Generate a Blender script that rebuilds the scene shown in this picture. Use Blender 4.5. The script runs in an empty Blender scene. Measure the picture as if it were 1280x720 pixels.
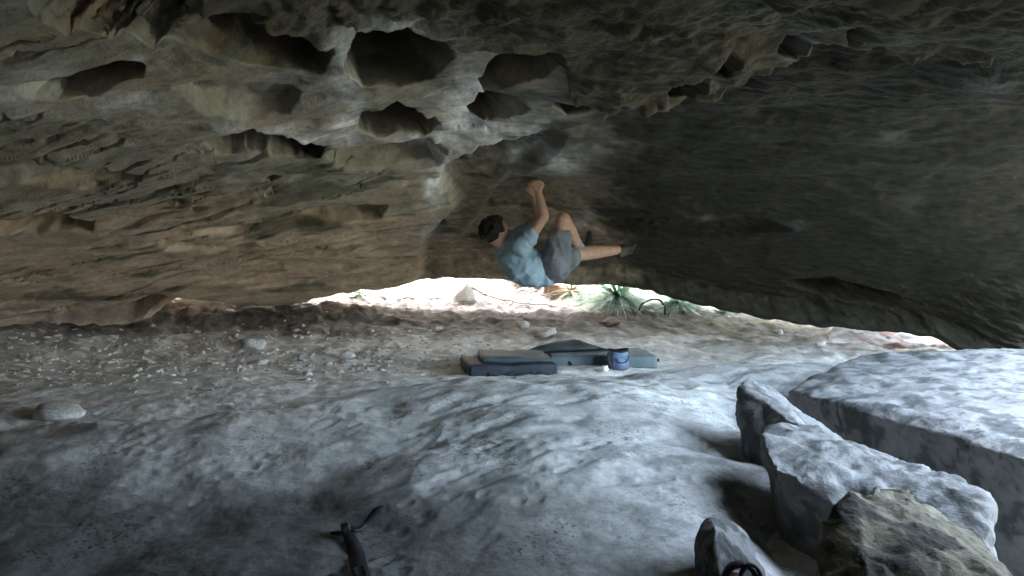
import bpy, bmesh, math, random
import numpy as np
from mathutils import Vector
from mathutils.bvhtree import BVHTree

random.seed(7)
RNG = np.random.RandomState(11)
EYE = 0.95
F = 1000.0
SC = bpy.context.scene
COL = SC.collection

# ------------------------------------------------------------------ helpers
def P(px, py, d):
    return Vector(((px - 640.0) / F * d, d, (360.0 - py) / F * d + EYE))

def sm(a, b, x):
    t = np.clip((x - a) / (b - a), 0.0, 1.0)
    return t * t * (3 - 2 * t)

_perm = {}
def _tab(seed):
    if seed not in _perm:
        r = np.random.RandomState(seed)
        p = r.permutation(256)
        _perm[seed] = (np.concatenate([p, p, p]), r.uniform(0, 2 * np.pi, 256), r.normal(size=(256, 3)))
    return _perm[seed]

def perlin(x, y, seed=0):
    p, ang, _ = _tab(seed)
    xi = np.floor(x).astype(np.int64); yi = np.floor(y).astype(np.int64)
    fx = x - xi; fy = y - yi
    u = fx * fx * fx * (fx * (fx * 6 - 15) + 10); v = fy * fy * fy * (fy * (fy * 6 - 15) + 10)
    ca, sa = np.cos(ang), np.sin(ang)
    def g(ix, iy, dx, dy):
        h = p[(p[ix & 255] + iy) & 255]
        return ca[h] * dx + sa[h] * dy
    n00 = g(xi, yi, fx, fy); n10 = g(xi + 1, yi, fx - 1, fy)
    n01 = g(xi, yi + 1, fx, fy - 1); n11 = g(xi + 1, yi + 1, fx - 1, fy - 1)
    a = n00 + u * (n10 - n00); b = n01 + u * (n11 - n01)
    return (a + v * (b - a)) * 1.5

def fbm(x, y, oct=4, seed=0, gain=0.5):
    s = 0; a = 1.0
    for i in range(oct):
        s = s + a * perlin(x, y, seed + i); x = x * 2.03 + 3.1; y = y * 2.03 + 1.7; a *= gain
    return s

def perlin3(q, seed=0):
    p, _, G = _tab(seed)
    i = np.floor(q).astype(np.int64); f = q - i
    w = f * f * f * (f * (f * 6 - 15) + 10)
    out = 0
    for dx in (0, 1):
        for dy in (0, 1):
            for dz in (0, 1):
                h = p[(p[(p[(i[:, 0] + dx) & 255] + i[:, 1] + dy) & 255] + i[:, 2] + dz) & 255]
                g = G[h]
                dot = g[:, 0] * (f[:, 0] - dx) + g[:, 1] * (f[:, 1] - dy) + g[:, 2] * (f[:, 2] - dz)
                wx = w[:, 0] if dx else 1 - w[:, 0]; wy = w[:, 1] if dy else 1 - w[:, 1]; wz = w[:, 2] if dz else 1 - w[:, 2]
                out = out + dot * wx * wy * wz
    return out

def fbm3(q, oct=4, seed=0, gain=0.5):
    s = 0; a = 1.0
    for k in range(oct):
        s = s + a * perlin3(q, seed + k); q = q * 2.03 + 1.3; a *= gain
    return s

def worley(x, y, seed=0):
    """distance to nearest and second nearest feature point"""
    p, ang, G = _tab(seed)
    xi = np.floor(x).astype(np.int64); yi = np.floor(y).astype(np.int64)
    f1 = np.full(x.shape, 9.0); f2 = np.full(x.shape, 9.0)
    R = np.random.RandomState(seed + 999).rand(256, 2)
    for dx in (-1, 0, 1):
        for dy in (-1, 0, 1):
            h = p[(p[(xi + dx) & 255] + yi + dy) & 255]
            ex = xi + dx + R[h, 0] - x; ey = yi + dy + R[h, 1] - y
            d = np.sqrt(ex * ex + ey * ey)
            f2 = np.where(d < f1, f1, np.minimum(f2, d)); f1 = np.minimum(f1, d)
    return f1, f2

def poly_sd(px, py, poly):
    """signed distance (negative inside) to polygon, pixel units; far points get 99"""
    poly = np.array(poly, float)
    out = np.full(px.shape, 99.0)
    lo = poly.min(0) - 60; hi = poly.max(0) + 60
    m = (px > lo[0]) & (px < hi[0]) & (py > lo[1]) & (py < hi[1])
    x = px[m]; y = py[m]
    if x.size == 0:
        return out
    d = np.full(x.shape, 1e9); ins = np.zeros(x.shape, bool)
    n = len(poly)
    for i in range(n):
        ax, ay = poly[i]; bx, by = poly[(i + 1) % n]
        ex, ey = bx - ax, by - ay
        t = np.clip(((x - ax) * ex + (y - ay) * ey) / (ex * ex + ey * ey + 1e-9), 0, 1)
        d = np.minimum(d, (x - ax - t * ex) ** 2 + (y - ay - t * ey) ** 2)
        c = ((ay > y) != (by > y)) & (x < (bx - ax) * (y - ay) / (by - ay + 1e-12) + ax)
        ins ^= c
    d = np.sqrt(d)
    out[m] = np.where(ins, -d, d)
    return out

def tag(o, label=None, cat=None, group=None, kind=None):
    if label: o['label'] = label
    if cat: o['category'] = cat
    if group: o['group'] = group
    if kind: o['kind'] = kind
    return o

def link_mesh(name, me, mat=None, parent=None, smooth=True):
    me.name = name
    o = bpy.data.objects.new(name, me); COL.objects.link(o)
    if mat is not None:
        me.materials.clear(); me.materials.append(mat)
    if smooth and len(me.polygons):
        me.polygons.foreach_set('use_smooth', np.ones(len(me.polygons), bool))
    if parent is not None:
        o.parent = parent
        o.matrix_parent_inverse = parent.matrix_world.inverted() if False else o.matrix_parent_inverse
    return o

def empty(name, loc=(0, 0, 0)):
    o = bpy.data.objects.new(name, None); COL.objects.link(o); o.location = loc
    o.empty_display_size = 0.1
    return o

def np_mesh(name, V, Q):
    """V n x 3, Q m x 4 (or m x 3)"""
    me = bpy.data.meshes.new(name)
    V = np.asarray(V, np.float32); Q = np.asarray(Q, np.int32)
    k = Q.shape[1]
    me.vertices.add(len(V)); me.vertices.foreach_set('co', V.ravel())
    me.loops.add(Q.size); me.loops.foreach_set('vertex_index', Q.ravel())
    me.polygons.add(len(Q)); me.polygons.foreach_set('loop_start', np.arange(0, Q.size, k, dtype=np.int32))
    me.update(calc_edges=True); me.validate()
    return me

def grid_quads(nr, nc, flip=False):
    i = np.arange(nr - 1)[:, None] * nc + np.arange(nc - 1)[None, :]
    q = np.stack([i, i + 1, i + nc + 1, i + nc], -1).reshape(-1, 4)
    return q[:, ::-1] if flip else q

def set_color(me, name, rgb):
    a = me.attributes.new(name, 'FLOAT_COLOR', 'POINT')
    c = np.ones((len(me.vertices), 4), np.float32); c[:, :3] = rgb
    a.data.foreach_set('color', c.ravel())

# mesh collecting in plain lists; parts of one thing share the thing's origin
class MB:
    def __init__(self, origin=(0, 0, 0)):
        self.v = []; self.f = []; self.o = Vector(origin)
    def add(self, vs, fs):
        k = len(self.v)
        self.v += [tuple(Vector(p) - self.o) for p in vs]; self.f += [tuple(i + k for i in f) for f in fs]
    def tube(self, pts, radii, n=8, cap=True, flat=None):
        pts = [Vector(p) for p in pts]; vs = []; fs = []
        for i, p in enumerate(pts):
            a = pts[max(i - 1, 0)]; b = pts[min(i + 1, len(pts) - 1)]
            t = (b - a).normalized()
            up = Vector((0, 0, 1)) if abs(t.z) < 0.9 else Vector((0, 1, 0))
            s = t.cross(up).normalized(); u = s.cross(t)
            r = radii[i] if hasattr(radii, '__len__') else radii
            for k in range(n):
                an = 2 * math.pi * k / n
                vs.append(p + s * math.cos(an) * r + u * math.sin(an) * r)
        for i in range(len(pts) - 1):
            for k in range(n):
                fs.append((i * n + k, i * n + (k + 1) % n, (i + 1) * n + (k + 1) % n, (i + 1) * n + k))
        if cap:
            fs.append(tuple(range(n))[::-1]); fs.append(tuple((len(pts) - 1) * n + k for k in range(n)))
        self.add(vs, fs)
    def ribbon(self, pts, sides, width, thick):
        """a strap: pts centre line, sides = unit side vectors"""
        vs = []; fs = []
        n = len(pts)
        for i in range(n):
            p = Vector(pts[i]); s = Vector(sides[i]).normalized()
            t = (Vector(pts[min(i + 1, n - 1)]) - Vector(pts[max(i - 1, 0)])).normalized()
            u = s.cross(t).normalized()
            w = width[i] if hasattr(width, '__len__') else width
            for a, b in ((-1, -1), (1, -1), (1, 1), (-1, 1)):
                vs.append(p + s * a * w / 2 + u * b * thick / 2)
        for i in range(n - 1):
            for k in range(4):
                fs.append((i * 4 + k, i * 4 + (k + 1) % 4, i * 4 + 4 + (k + 1) % 4, i * 4 + 4 + k))
        fs.append((3, 2, 1, 0)); fs.append(tuple((n - 1) * 4 + k for k in range(4)))
        self.add(vs, fs)
    def mesh(self, name):
        me = bpy.data.meshes.new(name); me.from_pydata(self.v, [], self.f); me.validate(); me.update()
        return me
    def build(self, name, mat, parent=None, smooth=True):
        o = link_mesh(name, self.mesh(name), mat, parent, smooth)
        if parent is None: o.location = self.o
        return o

def evaluated(me, mods):
    """me with modifiers applied -> new mesh"""
    o = bpy.data.objects.new('tmp', me); COL.objects.link(o)
    for typ, props in mods:
        m = o.modifiers.new(typ, typ)
        for k, v in props.items(): setattr(m, k, v)
    dg = bpy.context.evaluated_depsgraph_get(); dg.update()
    out = bpy.data.meshes.new_from_object(o.evaluated_get(dg))
    bpy.data.objects.remove(o); bpy.data.meshes.remove(me)
    return out

def get_co(me):
    a = np.empty(len(me.vertices) * 3, np.float32); me.vertices.foreach_get('co', a); return a.reshape(-1, 3).astype(float)
def set_co(me, c):
    me.vertices.foreach_set('co', np.asarray(c, np.float32).ravel()); me.update()
def get_no(me):
    a = np.empty(len(me.vertices) * 3, np.float32); me.vertices.foreach_get('normal', a); return a.reshape(-1, 3).astype(float)

# ------------------------------------------------------------------ materials
def new_mat(name):
    m = bpy.data.materials.new(name); m.use_nodes = True
    nt = m.node_tree; b = nt.nodes['Principled BSDF']
    return m, nt, b

def N(nt, typ, **kw):
    n = nt.nodes.new(typ)
    for k, v in kw.items(): setattr(n, k, v)
    return n

def mat_attr(name, bump=0.35, scale=40.0, rough=0.92, dist=0.01, var=0.35, spec=0.25, pits=0.0):
    """colour from the surface's own mapped stone colour, broken up by fine grain and bumped"""
    m, nt, b = new_mat(name)
    at = N(nt, 'ShaderNodeAttribute'); at.attribute_name = 'stone'
    tc = N(nt, 'ShaderNodeTexCoord')
    n1 = N(nt, 'ShaderNodeTexNoise'); n1.inputs['Scale'].default_value = scale; n1.inputs['Detail'].default_value = 7; n1.inputs['Roughness'].default_value = .62
    n2 = N(nt, 'ShaderNodeTexNoise'); n2.inputs['Scale'].default_value = scale * .22; n2.inputs['Detail'].default_value = 6
    nt.links.new(tc.outputs['Object'], n1.inputs['Vector']); nt.links.new(tc.outputs['Object'], n2.inputs['Vector'])
    mr = N(nt, 'ShaderNodeMapRange'); mr.inputs['From Min'].default_value = .3; mr.inputs['From Max'].default_value = .7
    mr.inputs['To Min'].default_value = 1 - var; mr.inputs['To Max'].default_value = 1 + var
    ad = N(nt, 'ShaderNodeMath', operation='ADD'); ml = N(nt, 'ShaderNodeMath', operation='MULTIPLY'); ml.inputs[1].default_value = .5
    nt.links.new(n1.outputs['Fac'], ad.inputs[0]); nt.links.new(n2.outputs['Fac'], ad.inputs[1]); nt.links.new(ad.outputs[0], ml.inputs[0])
    nt.links.new(ml.outputs[0], mr.inputs['Value'])
    vm = N(nt, 'ShaderNodeVectorMath', operation='SCALE')
    nt.links.new(at.outputs['Color'], vm.inputs[0]); nt.links.new(mr.outputs[0], vm.inputs['Scale'])
    if pits:     # little dark weathering pits
        np_ = N(nt, 'ShaderNodeTexNoise'); np_.inputs['Scale'].default_value = scale * 1.1; np_.inputs['Detail'].default_value = 3
        nz = N(nt, 'ShaderNodeTexNoise'); nz.inputs['Scale'].default_value = scale * .06; nz.inputs['Detail'].default_value = 4
        nt.links.new(tc.outputs['Object'], np_.inputs['Vector']); nt.links.new(tc.outputs['Object'], nz.inputs['Vector'])
        a1 = N(nt, 'ShaderNodeMapRange'); a1.inputs['From Min'].default_value = .56; a1.inputs['From Max'].default_value = .66
        a2 = N(nt, 'ShaderNodeMapRange'); a2.inputs['From Min'].default_value = .45; a2.inputs['From Max'].default_value = .62
        nt.links.new(np_.outputs['Fac'], a1.inputs['Value']); nt.links.new(nz.outputs['Fac'], a2.inputs['Value'])
        mm = N(nt, 'ShaderNodeMath', operation='MULTIPLY'); nt.links.new(a1.outputs[0], mm.inputs[0]); nt.links.new(a2.outputs[0], mm.inputs[1])
        m2 = N(nt, 'ShaderNodeMath', operation='MULTIPLY_ADD'); m2.inputs[1].default_value = -pits; m2.inputs[2].default_value = 1
        nt.links.new(mm.outputs[0], m2.inputs[0])
        v2 = N(nt, 'ShaderNodeVectorMath', operation='SCALE'); nt.links.new(vm.outputs[0], v2.inputs[0]); nt.links.new(m2.outputs[0], v2.inputs['Scale']); vm = v2
    nt.links.new(vm.outputs[0], b.inputs['Base Color'])
    n3 = N(nt, 'ShaderNodeTexNoise'); n3.inputs['Scale'].default_value = scale * 4.2; n3.inputs['Detail'].default_value = 4
    nt.links.new(tc.outputs['Object'], n3.inputs['Vector'])
    bf = N(nt, 'ShaderNodeBump'); bf.inputs['Strength'].default_value = min(1, bump * 1.3); bf.inputs['Distance'].default_value = dist * .35
    nt.links.new(n3.outputs['Fac'], bf.inputs['Height'])
    bp = N(nt, 'ShaderNodeBump'); bp.inputs['Strength'].default_value = bump; bp.inputs['Distance'].default_value = dist
    nt.links.new(ml.outputs[0], bp.inputs['Height']); nt.links.new(bf.outputs[0], bp.inputs['Normal']); nt.links.new(bp.outputs[0], b.inputs['Normal'])
    b.inputs['Roughness'].default_value = rough; b.inputs['Specular IOR Level'].default_value = spec
    return m

def mat_noise(name, c1, c2, scale=20.0, rough=0.85, bump=0.3, dist=0.004, detail=5, spec=0.3, contrast=(0.35, 0.65), weave=None):
    m, nt, b = new_mat(name)
    tc = N(nt, 'ShaderNodeTexCoord')
    n1 = N(nt, 'ShaderNodeTexNoise'); n1.inputs['Scale'].default_value = scale; n1.inputs['Detail'].default_value = detail
    nt.links.new(tc.outputs['Object'], n1.inputs['Vector'])
    cr = N(nt, 'ShaderNodeValToRGB'); cr.color_ramp.elements[0].position = contrast[0]; cr.color_ramp.elements[1].position = contrast[1]
    cr.color_ramp.elements[0].color = (*c1, 1); cr.color_ramp.elements[1].color = (*c2, 1)
    nt.links.new(n1.outputs['Fac'], cr.inputs[0]); nt.links.new(cr.outputs[0], b.inputs['Base Color'])
    bp = N(nt, 'ShaderNodeBump'); bp.inputs['Strength'].default_value = bump; bp.inputs['Distance'].default_value = dist
    h = n1.outputs['Fac']
    if weave:
        n2 = N(nt, 'ShaderNodeTexNoise'); n2.inputs['Scale'].default_value = weave; n2.inputs['Detail'].default_value = 2
        nt.links.new(tc.outputs['Object'], n2.inputs['Vector'])
        ad = N(nt, 'ShaderNodeMath', operation='ADD'); nt.links.new(n1.outputs['Fac'], ad.inputs[0]); nt.links.new(n2.outputs['Fac'], ad.inputs[1]); h = ad.outputs[0]
    nt.links.new(h, bp.inputs['Height']); nt.links.new(bp.outputs[0], b.inputs['Normal'])
    b.inputs['Roughness'].default_value = rough; b.inputs['Specular IOR Level'].default_value = spec
    return m

M_CEIL = mat_attr('cave_sandstone', bump=.5, scale=20, dist=.022, var=.4)
M_GROUND = mat_attr('cave_dirt', bump=.6, scale=45, dist=.015, var=.45)
M_SLAB = mat_attr('slab_sandstone', bump=.4, scale=48, dist=.01, var=.38, pits=.7)
M_BOULD = mat_attr('boulder_sandstone', bump=.5, scale=18, dist=.02, var=.4, pits=.6)
M_STONE = mat_noise('loose_stone', (.34, .32, .29), (.64, .61, .57), 9, .9, .5, .004)
M_STONE_PALE = mat_noise('pale_stone', (.45, .44, .42), (.68, .67, .65), 12, .9, .4, .006)
M_STONE_BROWN = mat_noise('brown_stone', (.16, .1, .075), (.34, .26, .21), 9, .9, .5, .008)
M_RUBBLE = mat_noise('rubble_stone', (.28, .265, .24), (.6, .58, .54), 5, .95, .4, .004)
M_TWIG = mat_noise('dry_wood', (.4, .36, .31), (.66, .61, .55), 30, .9, .4, .003)
M_DARKTWIG = mat_noise('dark_wood', (.015, .015, .013), (.04, .04, .035), 30, .8, .4, .003)
M_BLADE = mat_noise('grass_blade', (.14, .26, .17), (.42, .56, .45), 14, .6, .1, .002)
M_DRYBLADE = mat_noise('dry_blade', (.22, .14, .07), (.42, .31, .19), 14, .8, .1, .002)
M_LITTER = mat_noise('dry_litter', (.04, .035, .03), (.46, .44, .41), 16, .9, .3, .003)
M_SKIN = mat_noise('skin', (.4, .25, .185), (.48, .31, .235), 30, .55, .08, .002, spec=.4)
M_HAIR = mat_noise('dark_hair', (.01, .008, .006), (.035, .026, .02), 120, .7, .8, .01)
M_SHIRT = mat_noise('blue_cotton', (.25, .365, .45), (.33, .45, .53), 12, .9, .25, .003, weave=600)
M_SHORTS = mat_noise('grey_blue_shorts', (.13, .145, .165), (.2, .215, .235), 14, .9, .3, .003, weave=500)
M_SHOE = mat_noise('dark_shoe', (.03, .03, .026), (.07, .066, .056), 20, .6, .2, .002)
M_SOCK = mat_noise('grey_sock', (.2, .22, .25), (.3, .32, .35), 60, .95, .3, .002)
M_EYE = mat_noise('eye_white', (.6, .58, .55), (.7, .68, .65), 30, .3, 0, .001)
M_PAD_DARK = mat_noise('dark_nylon', (.012, .018, .026), (.03, .04, .052), 9, .65, .3, .003, weave=700)
M_PAD_BLUE = mat_noise('blue_grey_nylon', (.075, .108, .118), (.13, .17, .185), 6, .6, .3, .004, weave=700)
M_PAD_TEAL = mat_noise('teal_nylon', (.028, .043, .048), (.05, .07, .077), 7, .6, .3, .004, weave=700)
M_WEB = mat_noise('black_webbing', (.008, .009, .011), (.02, .022, .026), 60, .7, .3, .002, weave=900)
M_BUCKET = mat_noise('blue_bucket_fabric', (.05, .085, .15), (.13, .2, .31), 18, .5, .3, .004)
M_BAND = mat_noise('violet_band', (.065, .07, .12), (.1, .11, .17), 18, .6, .3, .003)
M_FLEECE = mat_noise('pale_fleece', (.5, .55, .62), (.7, .74, .8), 60, .95, .6, .006)
M_WHITE = mat_noise('white_tape', (.72, .72, .72), (.82, .82, .82), 40, .7, .2, .002)
M_PLASTIC = mat_noise('black_plastic', (.01, .01, .012), (.02, .02, .022), 30, .4, .05, .001)
M_PINK = mat_noise('faded_pink_patch', (.35, .24, .25), (.45, .32, .33), 30, .8, .2, .002)

# ------------------------------------------------------------------ the cave roof
PXC = [-700, 0, 300, 560, 670, 760, 900, 1150, 1280, 1900]
PYR = [-300, -200, 0, 100, 180, 240, 290, 330, 350, 380, 430, 560]
DT = np.array([
    [.6, .72, 1.0, 1.3, 1.65, 2.0, 2.5, 3.1, 3.5, 4.2, 5.0, 6.5],
    [1.05, 1.25, 1.75, 2.35, 3.0, 3.7, 4.6, 5.6, 6.2, 6.9, 7.9, 8.5],
    [1.3, 1.55, 2.2, 2.95, 4.0, 4.9, 6.0, 7.1, 7.6, 8.2, 8.5, 8.6],
    [1.32, 1.6, 2.45, 3.3, 4.7, 6.0, 7.0, 7.7, 8.0, 8.3, 8.5, 8.6],
    [1.3, 1.55, 2.35, 3.2, 4.6, 5.9, 6.7, 7.4, 7.9, 8.2, 8.4, 8.5],
    [1.25, 1.5, 2.25, 3.1, 4.4, 5.55, 6.35, 7.0, 7.5, 8.0, 8.3, 8.4],
    [1.2, 1.42, 2.1, 2.9, 4.0, 5.0, 5.8, 6.6, 7.1, 7.6, 8.1, 8.2],
    [1.1, 1.3, 1.95, 2.6, 3.35, 4.1, 4.8, 5.6, 6.1, 6.6, 7.3, 7.6],
    [1.0, 1.2, 1.8, 2.35, 3.1, 3.9, 4.6, 5.2, 5.5, 5.8, 6.3, 6.6],
    [.75, .9, 1.4, 1.9, 2.6, 3.3, 3.9, 4.3, 4.5, 4.7, 5.0, 5.1]])
GX = np.arange(-700, 1901, 5.0); GY = np.arange(-300, 561, 4.0)
tmp = np.stack([np.interp(GY, PYR, r) for r in DT])            # cols x GY
B = np.stack([np.interp(GX, PXC, tmp[:, j]) for j in range(len(GY))], 0)   # GY x GX
def blur(A, n, axis):
    k = 2 * n + 1
    for _ in range(3):
        pad = [(0, 0), (0, 0)]; pad[axis] = (n + 1, n)
        c = np.cumsum(np.pad(A, pad, mode='edge'), axis)
        A = (np.take(c, range(k, c.shape[axis]), axis) - np.take(c, range(0, c.shape[axis] - k), axis)) / k
    return A
B = blur(blur(B, 9, 1), 6, 0)
def base_d(px, py):
    fx = np.clip((px - GX[0]) / 5.0, 0, len(GX) - 1.001); fy = np.clip((py - GY[0]) / 4.0, 0, len(GY) - 1.001)
    ix = fx.astype(int); iy = fy.astype(int); u = fx - ix; v = fy - iy
    return (B[iy, ix] * (1 - u) + B[iy, ix + 1] * u) * (1 - v) + (B[iy + 1, ix] * (1 - u) + B[iy + 1, ix + 1] * u) * v

LIPX = [-200, 0, 100, 165, 190, 215, 240, 290, 345, 375, 400, 440, 480, 520, 545, 600, 640, 700, 760, 790, 820, 850, 900, 960, 1030, 1100, 1150, 1180, 1205, 1280, 1400]
LIPY = [425, 422, 415, 408, 392, 376, 373, 381, 381, 377, 371, 364, 359, 352, 348, 350, 353, 357, 358, 361, 367, 376, 388, 401, 411, 416, 421, 425, 440, 470, 490]

# openings traced as (outline, depth m, edge softness px, soft lower side?)
POCKETS = [
    ([(25, 110), (60, 104), (110, 96), (150, 92), (178, 96), (176, 104), (140, 112), (110, 124), (75, 126), (45, 120)], .34, 5, 1),
    ([(258, 183), (285, 170), (308, 161), (335, 171), (370, 181), (403, 190), (398, 198), (370, 195), (330, 190), (290, 190)], .5, 5, 0),
    ([(449, 169), (456, 150), (476, 142), (498, 131), (514, 138), (550, 160), (531, 169), (498, 168)], .5, 5, 0),
    ([(448, 46), (475, 41), (509, 39), (520, 52), (556, 60), (563, 78), (540, 98), (498, 107), (459, 104), (436, 82)], .55, 8, 1),
    ([(602, 105), (615, 86), (640, 66), (660, 56), (700, 56), (709, 70), (690, 86), (660, 100), (630, 113), (610, 115)], .55, 7, 1),
    ([(586, 141), (600, 127), (625, 122), (650, 125), (660, 136), (640, 142), (610, 153), (590, 151)], .45, 5, 0),
    ([(30, -30), (245, 2), (300, 14), (340, 34), (400, 48), (412, 68), (395, 88), (330, 84), (250, 68), (180, 54), (110, 38), (60, 10)], .55, 14, 1),
    ([(330, 228), (345, 224), (352, 226), (338, 231)], .15, 3, 0),
    ([(410, 196), (470, 182), (540, 179), (558, 190), (545, 207), (480, 213), (425, 207)], .16, 9, 1),
    ([(556, 216), (580, 199), (620, 190), (690, 190), (708, 200), (690, 221), (660, 236), (610, 247), (575, 249)], .1, 9, 1),
    ([(240, 294), (330, 283), (380, 269), (430, 257), (482, 261), (475, 273), (430, 279), (380, 286), (320, 295)], .14, 7, 1),
    ([(-20, 284), (70, 275), (110, 282), (110, 290), (60, 294), (-20, 299)], .2, 6, 1),
    ([(-20, 207), (60, 210), (120, 214), (172, 225), (120, 233), (50, 233), (-20, 238)], .08, 7, 1),
    ([(215, 117), (300, 117), (370, 121), (360, 136), (310, 144), (255, 140)], .07, 8, 1),
    ([(735, 301), (775, 294), (840, 294), (890, 303), (950, 299), (985, 301), (1007, 310), (960, 312), (900, 319), (840, 316), (770, 311)], .06, 5, 1),
    ([(835, 95), (880, 77), (879, 92), (860, 107), (838, 105)], .2, 5, 1),
    ([(885, 70), (915, 51), (923, 60), (905, 74)], .18, 5, 1),
    ([(975, 58), (1005, 42), (1018, 55), (1000, 66)], .14, 5, 1),
    ([(1060, 32), (1078, 14), (1090, 30), (1066, 58)], .16, 6, 1),
    ([(695, 132), (760, 127), (800, 128), (790, 136), (710, 138)], .14, 5, 1),
    ([(-80, 408), (0, 403), (60, 396), (150, 385), (190, 374), (230, 376), (262, 384), (180, 398), (100, 407), (0, 418), (-80, 422)], .22, 5, 1),
    ([(200, 302), (290, 309), (320, 305), (330, 310), (260, 317), (205, 312)], .06, 4, 1),
    ([(525, 286), (545, 282), (556, 290), (535, 296)], .08, 4, 1),
    ([(1000, 372), (1060, 368), (1140, 388), (1140, 396), (1050, 390)], .14, 8, 1),
]
CHALK_AND_LIGHT = [  # cx, cy, rx, ry, strength : climbing chalk, bleached rims, some painted light
    (500, 30, 55, 14, .35), (425, 45, 22, 16, .4), (430, 96, 16, 14, .6), (436, 158, 17, 14, .75), (440, 75, 14, 24, .3), (575, 150, 20, 26, .95), (560, 172, 16, 18, .7),
    (585, 115, 12, 22, .5), (540, 238, 14, 20, .75), (545, 276, 20, 10, .4), (605, 168, 45, 9, .5), (700, 228, 30, 11, .35), (655, 227, 12, 6, .5),
    (432, 62, 16, 18, .5), (428, 112, 12, 14, .5), (446, 130, 12, 12, .5), (436, 182, 22, 8, .5), (600, 112, 16, 14, .6), (590, 132, 14, 12, .6), (552, 205, 14, 16, .6), (545, 235, 15, 22, .7), (540, 266, 14, 12, .5), (531, 292, 10, 12, .5), (620, 180, 60, 8, .4), (640, 168, 40, 8, .35),
    (60, 116, 80, 12, .4), (170, 132, 50, 8, .35), (30, 140, 50, 8, .3), (360, 172, 46, 12, .65), (285, 160, 24, 12, .35), (120, 128, 46, 12, .28), (40, 100, 40, 14, .25), (200, 60, 34, 12, .15), (228, 16, 7, 9, .95), (175, 94, 9, 4, .7),  # starts with blue-white light on the upper-left faces, painted as pale patches
    (500, 174, 34, 6, .3), (640, 142, 20, 7, .3), (1120, 210, 20, 6, .05), (1170, 285, 14, 8, .035), (1245, 100, 36, 22, .06), (1000, 58, 20, 6, .35), (1005, 306, 20, 4, .07),
    (895, 296, 8, 5, .06), (735, 298, 12, 7, .15),
]
ROUGH_X = [300, 380, 420, 520, 600, 700, 720, 760, 800, 850, 900, 940, 980, 1060, 1150, 1280, 1500]
ROUGH_Y = [20, 48, 30, 36, 52, 60, 128, 128, 122, 118, 112, 84, 78, 64, 70, 78, 90]

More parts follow.
